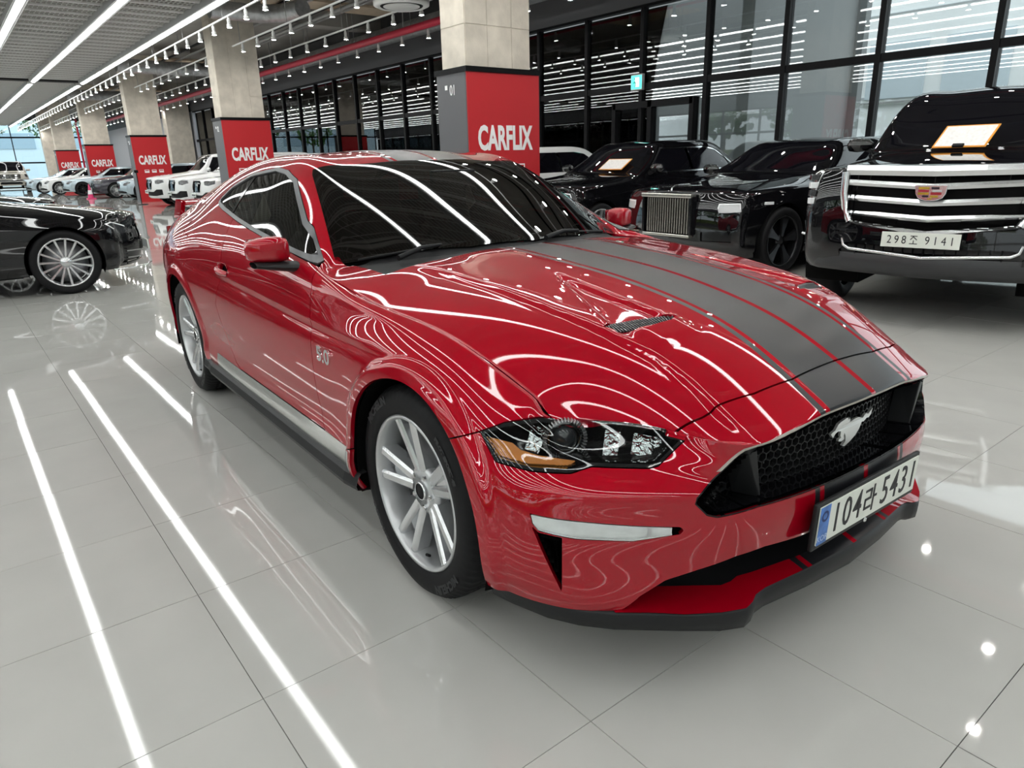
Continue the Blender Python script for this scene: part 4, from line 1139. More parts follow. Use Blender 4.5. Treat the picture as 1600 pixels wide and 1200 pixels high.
for k in range(7):
    tree(X0-9-1.5*(k % 2), -12+4.6*k, 7.5+(k*37 % 5)*.5, 2.1, k, 'leafy green tree outside the glazed far end of the hall', 'trees beyond the far end')
for k in range(9):
    tree(-30+5.0*k, Y0-8-(k % 3), 6.5, 2.3, 20+k, 'leafy street tree outside the left-hand windows', 'trees along the street')
hd = MB().box((-26, Y0-4.5, .7), (78, 1.2, 1.7)); tag(hd.build('hedge', LEAF2), 'clipped yellow green hedge outside the left-hand windows', 'hedge')
fb = empty('far_block', (X0-30, 0, 0)); tag(fb, 'grey blue building outside the glazed far end of the hall', 'building')
MB().box((0, 0, 4), (3, 60, 8)).build('wall', mat('far_facade', (.62,.74,.80), .7), fb)
for k in range(9): MB().box((1.55, -24+6*k, 4.4), (.1, 3.4, 1.6)).build('window', mat('far_window', (.36,.48,.56), .2), fb)

# ---- ceiling: light strips, gratings
def strips():
    root = None
    for k in range(-9, 3):
        yy = .18+1.595*k
        for n, (xa, xb) in enumerate(((-64.5, -32.2), (-31.3, 12.4))):
            t = empty('light_strip', ((xa+xb)/2, yy, HL_))
            where = {2: 'beside the columns', 1: 'next to the column-side strip', 0: 'third row from the columns'}.get(k, 'over the left-hand parking rows')
            seg = ('far stretch of', 'near stretch of')[n]
            tag(t, f'{seg} white linear ceiling light {where}', 'ceiling light', 'linear ceiling lights')
            for hx in np.arange(xa+1.5, xb, 4.3): MB().box((hx-(xa+xb)/2, 0, (HS_-HL_)/2+.05), (.012,.012,HS_-HL_-.08)).build('hanger', GREYF, t)
            L = xb-xa
            MB().box((0,0,-.012), (L,.095,.022)).build('diffuser', STRIP, t)
            h = MB(); h.box((0,0,.045), (L,.17,.08)); h.build('housing', WHITE, t)
            for s in (-1, 1): MB().box((0, s*.115, .10), (L,.02,.20)).build('side_rail', GREYF, t)
strips()
def gratings():
    """pale steel gratings hung between the strips"""
    T = 1.36; Wd = .60
    m = MB()
    for y_ in np.linspace(-T/2+.04, T/2-.04, 15): m.box((0, y_, .012), (Wd, .011, .020))
    for x_ in (-Wd/2+.016, Wd/2-.016): m.box((x_, 0, -.004), (.034, T, .030))
    for x_ in np.linspace(-Wd/2+.10, Wd/2-.10, 3): m.box((x_, 0, .004), (.012, T, .016))
    me = m.mesh('grating_panel'); me.materials.append(GRATE); me.materials.append(WHITE)
    for p_ in me.polygons:
        if 15*6 <= p_.index < 17*6: p_.material_index = 1
    cells = []
    for k in range(-9, 2):
        yy = .18+1.595*(k+.5)
        for x_ in np.arange(X0+1, X1-.5, .62):
            vis = yy > -1.4+.0 and x_ < -6; d = math.hypot(x_-1.7, yy+1.9)
            cells.append((d if vis else d+200, x_, yy))
    cells.sort()
    V = []; F = []
    src_v = [tuple(v.co) for v in me.vertices]; src_f = [tuple(p.vertices) for p in me.polygons]
    for n, (d, x_, yy) in enumerate(cells):
        if n < 290:
            o = bpy.data.objects.new('grating_panel', me); link(o, sl); o.location = (x_, yy, HG)
        else:
            b = len(V); V += [(p[0]+x_, p[1]+yy, p[2]+HG) for p in src_v]; F += [tuple(i+b for i in f) for f in src_f]
    tag(mesh_obj('far_gratings', V, F, GRATE, sl), kind='stuff')
GRATE = mat('grating_grey', (.55, .55, .53), .55)
gratings()
# dark cross bar where the strips break
for x_ in (-31.75,):
    MB().box((x_, -5.2, HG-.03), (.42, 17.6, .06)).build('cross_channel', DARKV, sl)
# ducts above the gratings and in the open bay
def duct(name, pts, r, label, cat='duct', grp=None, m=GALV):
    mb = MB().tube(pts, r, 16); o = mb.build(name, m)
    if grp: tag(o, label, cat, grp)
    else: tag(o, label, cat)
    L = sum((Vector(pts[i+1])-Vector(pts[i])).length for i in range(len(pts)-1))
    return o
duct('air_duct', [(-16.6,3.9,4.76),(-16.6,5.1,4.76),(-16.1,5.5,4.74),(-15.3,5.6,4.72)], .20, 'silver spiral duct bend beside the second column from the front', 'air duct')
duct('air_duct', [(-27.5,3.9,4.74),(-27.6,5.6,4.72),(-27.2,8.55,4.72)], .23, 'silver spiral duct crossing beside the third column from the front', 'air duct')
duct('air_duct', [(-39.5,3.9,4.74),(-39.6,5.6,4.72),(-39.2,8.55,4.72)], .23, 'silver spiral duct crossing beside the fourth column from the front', 'air duct')
duct('air_duct', [(-38.5,9.15,4.74),(-30,9.15,4.74),(-9,9.15,4.74),(4,9.15,4.74)], .22, 'long silver duct running under the slab above the glass wall', 'air duct')
duct('air_duct', [(-24,-2.2,4.99),(-24,2.9,4.99)], .19, 'silver duct lying above the gratings across the light strips', 'air duct')
duct('air_duct', [(-14.5,-2.6,4.99),(-14.5,1.2,4.99)], .19, 'silver duct above the gratings at the top left corner', 'air duct')
rp = duct('sprinkler_pipe', [(-62,8.05,4.40),(4,8.05,4.40)], .085, 'long magenta red pipe running under the ceiling along the glass wall', 'pipe', m=REDP)
for x_ in np.arange(-60, 4, 3.0): MB().box((x_, 8.05, 4.93), (.02, .02, .95)).build('hanger', GREYF, rp)
duct('sprinkler_pipe', [(-57,6.6,4.6),(-57,6.6,2.9),(-57,6.6,.0)], .07, 'vertical red standpipe between the far columns', 'pipe', m=REDP)
duct('sprinkler_pipe', [(-62,7.0,4.99),(4,7.0,4.99)], .045, 'thin grey pipe running under the slab beside the red pipe', 'pipe', m=GREYF)
for k, (bx_, yy, w_) in enumerate(((-16.6,7.0,3.4),(-28.5,7.0,3.4),(-40.4,7.0,3.4))):
    o = MB().box((bx_, yy, 5.11), (.9, w_, .06)).build('ceiling_board', TAN)
    tag(o, ['tan timber board under the slab near the second column', 'tan timber board under the slab near the third column', 'tan timber board under the slab near the fourth column'][k], 'board')
o = MB().box((-13.2, 4.3, 5.11), (2.6, 1.2, .06)).build('ceiling_board', TAN); tag(o, 'tan timber board under the slab just left of the round ceiling unit', 'board')
for k in range(5):
    o = MB().box((-29+k*.0, (5.60, 6.05, 6.75, 7.30, 8.55)[k], 5.03), (64, .09, .03)).build('cable_tray', GREYF if k % 2 else BLKF)
    tag(o, ['dark cable tray under the slab over the columns', 'grey cable tray under the slab right of the columns', 'dark cable tray under the slab in mid bay', 'grey cable tray under the slab near the red pipe', 'dark cable tray under the slab above the glass wall'][k], 'cable tray')
# round cassette unit
cs = empty('ceiling_cassette', (-11.3, 5.85, 4.13)); tag(cs, 'round white ceiling air conditioning cassette beside the front column', 'air conditioner')
MB().lathe([(0,.0),(.33,0),(.35,.01)], 48, 'z').build('centre_panel', WHITE, cs)
MB().lathe([(.36,.015),(.40,.012),(.41,.03),(.36,.03)], 48, 'z').build('air_slot', BLKF, cs)
MB().lathe([(.41,.02),(.46,.0),(.53,.03),(.54,.10),(.46,.13),(0,.13)], 48, 'z').build('body', WHITE, cs)
for a in range(4): MB().box((.4*math.cos(a*PI/2+.7), .4*math.sin(a*PI/2+.7), .65), (.015,.015,1.05)).build('hanger_rod', GREYF, cs)

# ---- track lights
def spot_proto():
    t = empty('track_spotlight', (0,0,0))
    MB().lathe([(0,0),(.030,0),(.034,-.010),(.034,-.09),(.030,-.10),(.047,-.105),(.050,-.155),(.046,-.165)], 14, 'z').build('housing', WHITE, t)
    MB().lathe([(.045,-.163),(.020,-.158),(0,-.157)], 14, 'z').build('lamp', SPOT, t)
    MB().box((0,0,.02), (.05,.03,.045)).build('track_adapter', WHITE, t)
    return t
rows = [(3.62, 'on the track left of the columns', 1.05, (-62, 6), []),
        (4.95, 'on the track in line with the columns', 1.05, (-62, 6), [-6.95,-18.8,-30.5,-42.5,-54.5]),
        (6.35, 'on the track right of the columns', 1.12, (-62, 6), []),
        (8.20, 'on the rail beneath the red pipe', 1.25, (-62, 4), [])]
proto = None
for yy, wh, st, (xa, xb), cut in rows:
    z_ = 4.22 if yy < 8 else 4.30
    segs = []; cur = xa
    for c in sorted(cut):
        segs.append((cur, c-1.0)); cur = c+.35
    segs.append((cur, xb))
    for a, b in segs:
        o = MB().box(((a+b)/2, yy, z_+.055), (b-a, .034, .03)).build('light_track', WHITE if yy < 8 else GREYF)
        for hx in np.arange(a+.6, b, 3.1): MB().box((hx, yy, (z_+.07+HS_)/2), (.012, .012, HS_-z_-.07)).build('hanger', GREYF, o)
        tag(o, f'thin ceiling track {wh[3:]} carrying small spotlights'.replace('the track ', '').replace('  ', ' '), 'track', 'lighting tracks')
    for x_ in np.arange(xb-.6, xa, -st):
        if any(c-1.1 < x_ < c+.5 for c in cut): continue
        if proto is None: proto = spot_proto(); t = proto
        else: t = copy_tree(proto)
        t.location = (x_, yy, z_); t['label'] = f'small white ceiling spotlight {wh}'; t['category'] = 'spotlight'; t['group'] = f'spotlights {wh}'

# ---- columns with red cladding
CX = [(-6.95, 4.24), (-18.8, 4.50), (-30.5, 4.55), (-42.5, 4.70), (-54.5, 4.75)]
def column(i, x, y):
    nm = ['front', 'second', 'third', 'fourth', 'fifth'][i]
    t = empty('column', (x, y, 0)); tag(t, f'square concrete column with red lettered cladding, {nm} in the row', 'column', 'columns with red cladding')
    Wd, Dp, H = 1.32, .78, 2.50
    sh = MB().box((-.40, Wd/2-.01, (H+HS_)/2-.3), (.60, Wd-.17, HS_-H+.6)).build('concrete_shaft', CONC, t)
    # formwork panels, front and both sides
    for zz in np.arange(2.2, HS_-.05, .92):
        h = min(.905, HS_-zz-.01)
        for a, b in ((.075, .44), (.448, .88), (.888, 1.225)):
            MB().box((-.098, (a+b)/2, zz+h/2), (.012, b-a-.006, h)).build('formwork_panel', CONC, t)
        MB().box((-.40, .073, zz+h/2), (.59, .012, h)).build('formwork_panel', CONC, t)
        MB().box((-.40, Wd-.093, zz+h/2), (.59, .012, h)).build('formwork_panel', CONC, t)
    MB().box((-.012, Wd/2, H/2), (.024, Wd, H)).build('red_panel', SIGNR, t)
    MB().box((-Dp/2, .012, H/2), (Dp-.03, .024, H)).build('grey_panel', SIGNG, t)
    MB().box((-Dp/2, Wd-.012, H/2), (Dp-.03, .024, H)).build('grey_panel', SIGNG, t)
    MB().box((-Dp/2, Wd/2, H+.03), (Dp+.04, Wd+.04, .07)).build('top_cap', BLKF, t)
    M = Matrix.Translation((.002, Wd/2, 1.60)) @ Matrix(((0,0,1,0),(1,0,0,0),(0,1,0,0),(0,0,0,1)))
    text_mesh('CARFLIX', .46, SIGNW, 'lettering', t, M, offset=.016, extrude=.004, sx=.56)
    for k in range(3):
        MB().box((.004, Wd/2+(-.34+.27*k)+.07, 1.19), (.006, .17, .12)).build('icon', SIGNW, t)
        MB().box((.006, Wd/2+(-.34+.27*k)+.07, 1.215), (.007, .13, .035)).build('icon_screen', SIGNR, t)
    M2 = Matrix.Translation((-.36, -.002, 2.27)) @ Matrix(((1,0,0,0),(0,0,-1,0),(0,1,0,0),(0,0,0,1)))
    text_mesh('0%d' % (i+1), .20, SIGNW, 'bay_number', t, M2, extrude=.002, sx=.75)
    MB().box((-.52, -.003, 2.32), (.06,.004,.06)).build('bay_mark', SIGNW, t)
    return t
for i, (x, y) in enumerate(CX): column(i, x, y)
# bare column on the right at the end of the row
o = MB().box((-62.5, 5.6, HS_/2), (.8, 1.3, HS_)).build('column', CONC, None, bevel=.02); tag(o, 'bare concrete column without cladding at the far end of the row', 'column')
o = MB().box((-40.5, 8.9, HS_/2), (.8, 1.2, HS_)).build('column', CONC, None, bevel=.02); tag(o, 'bare concrete column against the right-hand wall beyond the third clad column', 'column')
# ------------------------------------------------------------------ the other cars: one parametric body, cut into panels
CBLK = paint('piano_black_paint', (.004, .004, .005), flake=0.0, rough=.25)
CWHT = paint('white_paint', (.74, .75, .75), flake=0.0, rough=.3)
CGRY = paint('dark_plum_grey_paint', (.045, .042, .055), flake=.3, rough=.3)
CSIL = paint('silver_blue_paint', (.42, .50, .55), flake=.5, rough=.3)
CBEI = paint('champagne_paint', (.50, .47, .42), flake=.3, rough=.3)
CGLS = mat('privacy_glass', (.004, .004, .006), .02, spec=.75)
LAMPC = mat('lamp_cluster', (.035, .036, .04), .15, metal=.3, coat=1.0, bump=(45, .4, .01))
DRLW = mat('lamp_white', (.85, .87, .88), .15, coat=1.0)
BMET = mat('black_wheel', (.035, .035, .038), .22, metal=.7)
ORNG = mat('orange_border', (.80, .32, .04), .5)
PAPER = mat('printed_sheet', (.78, .76, .74), .6, noise=(35, .12, 2))
GOLD = mat('crest_gold', (.62, .42, .06), .25, metal=.7)

def car_skin(sp, level):
    WB, FO, RO = sp['WB'], sp['FO'], sp['RO']; hw = sp['W']/2; H = sp['H']; sill = sp.get('sill', .24)
    cowl, wst, rft, rgb = sp['cowl'], sp['wst'], sp['rft'], sp['rgb']; hc, hn, belt, deck = sp['hood_c'], sp['hood_n'], sp['belt'], sp['deck']
    rw = sp.get('rail', .66)*hw; ncx = sp.get('ncx', .22); ncw = sp.get('ncw', .80)*hw; box = sp.get('box', 0.0)
    xm = cowl*.5+.0; hm = hc-(hc-hn)*.28; hf = hn+(hc-hn)*.38
    C = [(-WB-RO+.03, deck-.03), (-WB-RO*.55, deck), (rgb, deck+.03), ((rgb+rft)/2, deck+.03+(H-.03-deck-.03)*.60), (rft, H-.025), ((rft+wst)/2, H), (wst, H-.035), ((wst+cowl)/2, hc+(H-.035-hc)*.56), (cowl, hc), (cowl*.42+.05, hm), (FO*.52, hf), (FO-.05, hn)]
    bz = [deck-.10, deck-.05, min(deck-.02, belt+.03), belt+.03, belt+.02, belt+.01, belt, belt-.02, min(belt-.04, hc-.05), hm-.075, hf-.07, hn-.03]
    pl = [.86, .955, .99, 1, 1, 1, 1, 1, 1, .995, .965, None]
    bx = [c[0] for c in C]; bx[0] = -WB-RO+.08; bx[2] = max(rgb, -WB-.05); bx[8] = cowl-.16; bx[10] = FO*.50; bx[11] = FO-ncx
    # keep the stations in order
    for i in range(1, 12): bx[i] = max(bx[i], bx[i-1]+.10)
    SX = list(bx)
    fz = [0, .13, .33, .53, .76, .91]; fw = [.93, .985, .985, 1.0, .99, .955]
    bulge = [-.03, .035, .05, .05, .035, .012]
    V = []; idx = {}; F = []; P = []; CR = {}
    def vid(k, p):
        if k not in idx: idx[k] = len(V); V.append((p[0], -p[1], p[2]))
        return idx[k]
    fcol = {6: ncw, 7: .60*hw, 8: .32*hw, 9: 0.0}
    def fx(w, j): return FO-.05-ncx*(w/ncw)**2.3*(.85 if j < 6 else 1) + (.05 if j < 6 else 0) - (.0 if j >= 6 else (.05-bulge[j]))
    def front(c, j):
        w = fcol[c]
        if j == 6: return vid(('f', c, 6), (FO-.05-ncx*(w/ncw)**2.3, w, hn-.03*(w/ncw)**2))
        z0 = sill; zt = hn-.03*(w/ncw)**2
        return vid(('f', c, j), (fx(w, j), w*(1.0 if c != 6 else (.97, 1.01, 1.02, 1.02, 1.015, 1.005)[j]), z0+(zt-z0)*fz[j]))
    def top(i, c):
        if i == 11: return front(c, 6)
        x, z = C[i]
        if c == 6: return vid(('s', i, 6), (SX[i], hw*.915*(pl[i] if pl[i] else 1)*(1 if 2 < i < 9 else .985), bz[i]))
        if 3 <= i <= 7:
            k = {3: (.0, .60), 4: (.0, 1), 5: (.0, 1), 6: (-.05, 1), 7: (-.13, .5)}[i]
            zr = H-.075-(.0 if i in (4, 5) else .03)
            if i == 3: zr = z-.055; w7 = rw*1.06
            elif i == 7: zr = z-.060; w7 = rw*1.12
            else: w7 = rw
            if c == 7: return vid(('s', i, 7), (x+k[0], w7, zr))
            if c == 8: return vid(('s', i, 8), (x+k[0]*.35, w7*.60, z-.016-.004))
            return vid(('s', i, 9), (x, 0, z))
        w7 = {0: .66*hw, 1: .70*hw, 2: .76*hw, 8: .83*hw, 9: .64*hw, 10: .62*hw}[i]
        dz = {0: .035, 1: .03, 2: .03, 8: .03, 9: .020, 10: .022}[i]
        xo = {8: -.12}.get(i, 0)
        if c == 7: return vid(('s', i, 7), (x+xo, w7, z-dz))
        if c == 8: return vid(('s', i, 8), (x+xo*.3, w7*.52, z-.006))
        return vid(('s', i, 9), (x, 0, z))
    def side(i, j):
        if j == 6: return top(i, 6)
        if i == 11: return front(6, j)
        zt = bz[i]
        x = SX[i] - (.05 if i == 0 and j < 5 else 0)
        return vid(('s', i, j), (x, hw*fw[j]*pl[i], sill+(zt-sill)*fz[j]))
    def rear(c, j):
        if c == 6: return side(0, j)
        if j == 6: return top(0, c)
        w = {7: .60, 8: .30, 9: 0}[c]*hw
        return vid(('r', c, j), (-WB-RO-.02+.05*(w/hw)**2, w, sill+(bz[0]-sill)*fz[j]))
    def q(a, b, c, d, p): F.append((a, b, c, d)); P.append(p)
    for i in range(11):
        for j in range(6): q(side(i, j), side(i+1, j), side(i+1, j+1), side(i, j+1), 0)
        for c in range(6, 9): q(top(i, c), top(i+1, c), top(i+1, c+1), top(i, c+1), 1)
    for c in range(6, 9):
        for j in range(6):
            q(front(c, j), front(c+1, j), front(c+1, j+1), front(c, j+1), 2)
            q(rear(c+1, j), rear(c, j), rear(c, j+1), rear(c+1, j+1), 3)
    def cr(a, b, w): CR[tuple(sorted((a, b)))] = w
    for c in range(6, 9): cr(top(8, c), top(8, c+1), .7); cr(front(c, 6), front(c+1, 6), .35+.4*box)
    for i in range(3, 8): cr(side(i, 6), side(i+1, 6), .5)
    for i in range(1, 10): cr(side(i, 4), side(i+1, 4), .55)
    n = len(V); mp = {}; V2 = list(V)
    for i, p in enumerate(V):
        if p[1] == 0: mp[i] = i
        else: mp[i] = len(V2); V2.append((p[0], -p[1], p[2]))
    F2 = F+[tuple(mp[k] for k in reversed(f)) for f in F]; CR2 = dict(CR)
    for (a, b), w in CR.items(): CR2[tuple(sorted((mp[a], mp[b])))] = w
    v, qd, mi = make_skin(V2, F2, P+P, CR2, level=level, fit=4)
    v[np.abs(v[:,1]) < 1e-5, 1] = 0
    ok = (v[qd][:, :, 1] <= 1e-6).all(1); qd, mi = qd[ok], mi[ok]
    nn = quad_normals(v, qd); nn[np.abs(v[:,1]) < 1e-6, 1] = 0; nn /= np.linalg.norm(nn, axis=1, keepdims=True)+1e-12
    return Skin(v, nn, np.vstack([qd[:, [0,1,2]], qd[:, [0,2,3]]]), np.concatenate([mi, mi]))

def simple_wheel(parent, loc, side, r, width, rim, spokes, metal, tyre_r, detail=True, style='bar'):
    f = -width/2+.014
    w = MB().lathe([(rim-.006,f+.012),(rim,f),(rim-.004,f-.006),(rim-.016,f-.004),(rim-.022,f+.02),(rim-.035,f+.12),(rim-.02,f+.19)], 40, 'y').build('wheel', metal, parent)
    w.location = loc; w.rotation_euler = (0, R(8), 0 if side < 0 else PI)
    tyre_mesh_simple(tyre_r, width, rim).build('tyre', RUB, w)
    if detail:
        m = MB(); R0, R1 = .05, rim-.012
        if style == 'bar':
            P = []
            for t in np.linspace(0, 1, 5):
                rr = R0+(R1-R0)*t; wd = .013+.004*abs(t-.4); yf = f+.03-.02*t
                P.append([(-wd, yf+.03, rr), (-wd*.7, yf, rr), (wd*.7, yf, rr), (wd, yf+.03, rr)])
            m.grid(P, smooth=False, flip=True)
        elif style == 'wide':
            P = []
            for t in np.linspace(0, 1, 6):
                rr = R0+(R1-R0)*t; wd = .022+.055*t**1.6; yf = f+.02-.012*t
                P.append([(-wd, yf+.03, rr), (-wd*.86, yf, rr), (wd*.86, yf, rr), (wd, yf+.03, rr)])
            m.grid(P, smooth=False, flip=True)
        else:       # twin
            for s in (-1, 1):
                P = []
                for t in np.linspace(0, 1, 5):
                    rr = R0+(R1-R0)*t; wd = .010; off = s*(.010+.028*t); yf = f+.03-.02*t
                    P.append([(off-wd, yf+.03, rr), (off-wd*.7, yf, rr), (off+wd*.7, yf, rr), (off+wd, yf+.03, rr)])
                m.grid(P, smooth=False, flip=True)
        me = m.mesh('spoke'); me.materials.append(metal)
        for k in range(spokes):
            s = bpy.data.objects.new('spoke', me); link(s, w); s.rotation_euler = (0, 2*PI*k/spokes, 0)
    MB().lathe([(0,f+.015),(.028,f+.016),(.034,f+.024),(.062,f+.03),(.068,f+.06)], 24, 'y').build('hub', metal, w)
    MB().lathe([(0,f+.10),(rim-.045,f+.10),(rim-.045,f+.12)], 32, 'y').build('brake_disc', BLK if metal == BMET else STEEL, w)
    return w
def tyre_mesh_simple(r, w, rr):
    h = w/2; s = r-rr
    return MB().lathe([(rr-.012,-h*.8),(rr+.004,-h*.9),(rr+s*.4,-h),(rr+s*.8,-h*.95),(r-.008,-h*.8),(r,-h*.6),(r,h*.6),(r-.008,h*.8),(rr+s*.5,h),(rr-.012,h*.8)], 40, 'y')

def make_car(name, label, sp, loc, heading, m, level=2, near=False, group=None):
    """loc: world position of the front-axle centre on the floor"""
    root = empty(name, (*loc, 0), R(heading)); tag(root, label, 'car', group)
    S = car_skin(sp, level); WB, FO, RO = sp['WB'], sp['FO'], sp['RO']; hw = sp['W']/2; H = sp['H']; tr = sp['tyre']
    side, top, front, rear = (S.sub(S.p == i) for i in range(4))
    fine = .012 if near else .03
    for cx in (0, -WB):
        side = side.clip(lambda p: np.hypot(p[:,0]-cx, p[:,2]-tr-.005)-tr*1.10, fine*1.5)
    A = lambda p: p[:,0]+p[:,1]
    cowl, wst, rft, rgb, belt = sp['cowl'], sp['wst'], sp['rft'], sp['rgb'], sp['belt']
    rw = sp.get('rail', .66)*hw
    ws = seg_sdf([(-.5,cowl-.03),(0,cowl-.03),(.35*hw,cowl-.06),(.76*hw,cowl-.16),(rw*1.06,(cowl+wst)/2-.10),(rw*.93,wst-.02),(rw*.55,wst+.01),(0,wst+.02),(-.5,wst+.02)])
    WS = lambda p: ws(W(p), p[:,0])
    dl = seg_sdf(sp.get('dlo') or [(cowl-.38,belt+.020),(rgb+.45,belt+.045),(rgb+.25,belt+.07),(rft+.02,H-.15),(rft+.25,H-.115),(wst-.05,H-.125)])
    DL = lambda p: np.minimum(dl(p[:,0], p[:,2]), W(p)-.45*hw)
    rwp = seg_sdf([(-.5,rgb+.03),(0,rgb+.03),(.62*hw,rgb+.06),(rw*.86,rft-.06),(0,rft-.04),(-.5,rft-.04)]); RW = lambda p: rwp(W(p), p[:,0])
    hl = seg_sdf(sp['lamp']); HL = lambda p: hl(A(p), p[:,2])
    gr = seg_sdf(sp['grille']); GR = lambda p: gr(W(p), p[:,2])
    both = lambda s: s.join(s.mirror())
    sf = side.join(front)
    lo = sp.get('lower'); nose = sf.clip(lambda p: -HL(p), fine).clip(lambda p: -GR(p), fine)
    if lo:
        los = seg_sdf(lo); LO = lambda p: los(W(p), p[:,2])*np.where(p[:,0] > FO*.3, 1, -1)
        LO = lambda p: np.where(p[:,0] > FO*.35, los(W(p), p[:,2]), -.2)
        nose = nose.clip(lambda p: -LO(p), fine)
        lg = sf.clip(LO, fine)
        if min(q[0] for q in lo) > 0:
            for k_ in (lg, lg.mirror()): k_.obj('lower_grille', GLB if near else BLK, root, offs=-.02)
        else: both(lg).obj('lower_grille', GLB if near else BLK, root, offs=-.02)
    body = nose.join(rear)
    tp = top.clip(lambda p: -WS(p), fine).clip(lambda p: -RW(p), fine).clip(lambda p: -DL(p), fine)
    if near:
        hline = lambda p: p[:,0]-np.interp(W(p), [0,.5*hw,.9*hw], [cowl+.03,cowl+.01,cowl-.12])
        hood = tp.clip(hline, fine).clip(lambda p: .86*hw-W(p), fine)
        hood.join(hood.mirror()).obj('hood', m, root, flange=.012)
        tp = tp.clip(lambda p: -np.minimum(hline(p), .86*hw-W(p))-.004, fine)
        for s in (-1, 1):
            # front door, cut out with a thin gap
            pass
        dp = seg_sdf([(cowl-.30,sp.get('sill', .24)+.12),(cowl-.30,belt+.3),(cowl-1.42,belt+.3),(cowl-1.42,sp.get('sill', .24)+.12)])
        DP = lambda p: np.where(W(p) > .6*hw, dp(p[:,0], p[:,2]), -.2)
        door = body.join(tp).clip(DP, fine)
        body = body.clip(lambda p: -DP(p)-.004, fine); tp = tp.clip(lambda p: -DP(p)-.004, fine)
        for s in (-1, 1):
            d = (door if s < 0 else door.mirror()).obj('door', m, root, flange=.01)
            MB().bar((cowl-1.32, s*(hw*.985), belt-.12), (cowl-1.14, s*(hw*.985), belt-.12), .022, .026).build('door_handle', m, d, bevel=.006)
        both(sf.join(top.clip(lambda p: p[:,0]-cowl))).clip(lambda p: p[:,2]-.3).obj('inner_structure', UND, root, offs=-.022)
    both(body.join(tp)).obj('body', m, root, flange=.012)
    both(top.clip(WS, fine)).obj('windshield', CGLS, root, flange=.004, offs=-.002)
    both(top.clip(RW, fine)).obj('rear_window', CGLS, root, offs=-.002)
    win = top.clip(DL, fine); xb = sp.get('bpillar', cowl-1.42)
    for s in (-1, 1):
        mm = (lambda k: k) if s < 0 else (lambda k: k.mirror())
        a = win.clip(lambda p: p[:,0]-xb-.03); b = win.clip(lambda p: xb-.03-p[:,0])
        for pc in (a, b):
            if len(pc.t): mm(pc).obj('side_window', CGLS, root, offs=-.003)
        if sp.get('chrome'):
            tr_ = win.clip(lambda p: .022-DL(p), fine); mm(tr_).obj('window_trim', CHR, root, offs=.004)
        lp = sf.clip(HL, fine)
        lamp = mm(lp).obj('headlight', sp.get('lampm', LAMPC), root, offs=-.003, flange=.02)
        if near or sp.get('drl'):
            zl = sum(q[1] for q in sp['lamp'])/len(sp['lamp']); mm(lp.clip(lambda p: HL(p)-.006, .008).clip(lambda p: .018-HL(p), .008).clip(lambda p: p[:,2]-zl+.005)).obj('light_bar', DRLW, lamp, offs=.002)
        # mirror
        mr = MB(); P = []
        for yo, k in ((hw*.93, .3), (hw*.97, .85), (hw+.08, 1), (hw+.15, .85), (hw+.175, .25)):
            P.append([(cowl-.42+.055*k*math.cos(t)*(1.25 if math.cos(t) > 0 else .7), s*yo, belt+.10+.068*k*math.sin(t)) for t in np.linspace(0, 2*PI, 17)])
        mi_ = mr.grid(P, flip=(s > 0)).build('side_mirror', m, root)
        MB().bar((cowl-.42, s*hw*.90, belt+.02), (cowl-.42, s*hw*.99, belt+.06), .05, .04).build('mirror_arm', BLK, mi_)
    g = both(front.clip(GR, fine)); gg = bucket(g, 'grille', GLB, root, .05)
    # dark underside and wheel housings
    ub = MB(); ub.box((-WB/2, 0, sp.get('sill', .24)+.02), (WB-2*tr*1.2, hw*1.84, .06)); ub.build('underbody', UND, root)
    e = MB().box((FO*.5-.05, 0, sp.get('sill', .24)+.04), (FO*.55, hw*1.2, .05)).build('undertray', UND, root)
    for cx in (0, -WB):
        for s in (-1, 1):
            P = [[(cx+tr*1.105*math.cos(a), s*hw*.985, tr+tr*1.105*math.sin(a)), (cx+tr*1.14*math.cos(a), s*hw*.55, tr+tr*1.14*math.sin(a))] for a in np.linspace(-.4, PI+.4, 18)]
            mb = MB().grid(P); mb.add([p[1] for p in P], [tuple(range(18))]); mb.build('wheel_housing', UND, root)
            simple_wheel(root, (cx, s*(hw-.135), tr), s, tr, sp.get('tw', .25), sp['rim'], sp.get('spokes', 10), sp.get('wm', SIL), tr, detail=True, style=sp.get('style', 'bar'))
    if sp.get('plate'):
        z = sp['plate']; pl = MB().box((FO+.035, 0, z), (.012, .52, .11)).build('license_plate', PLATE, root, bevel=.002)
        if not near: MB().box((FO+.042, .02, z), (.003, .40, .05)).build('plate_print', mat('plate_print_grey', (.16,.16,.17), .6), pl)
    return root, gg

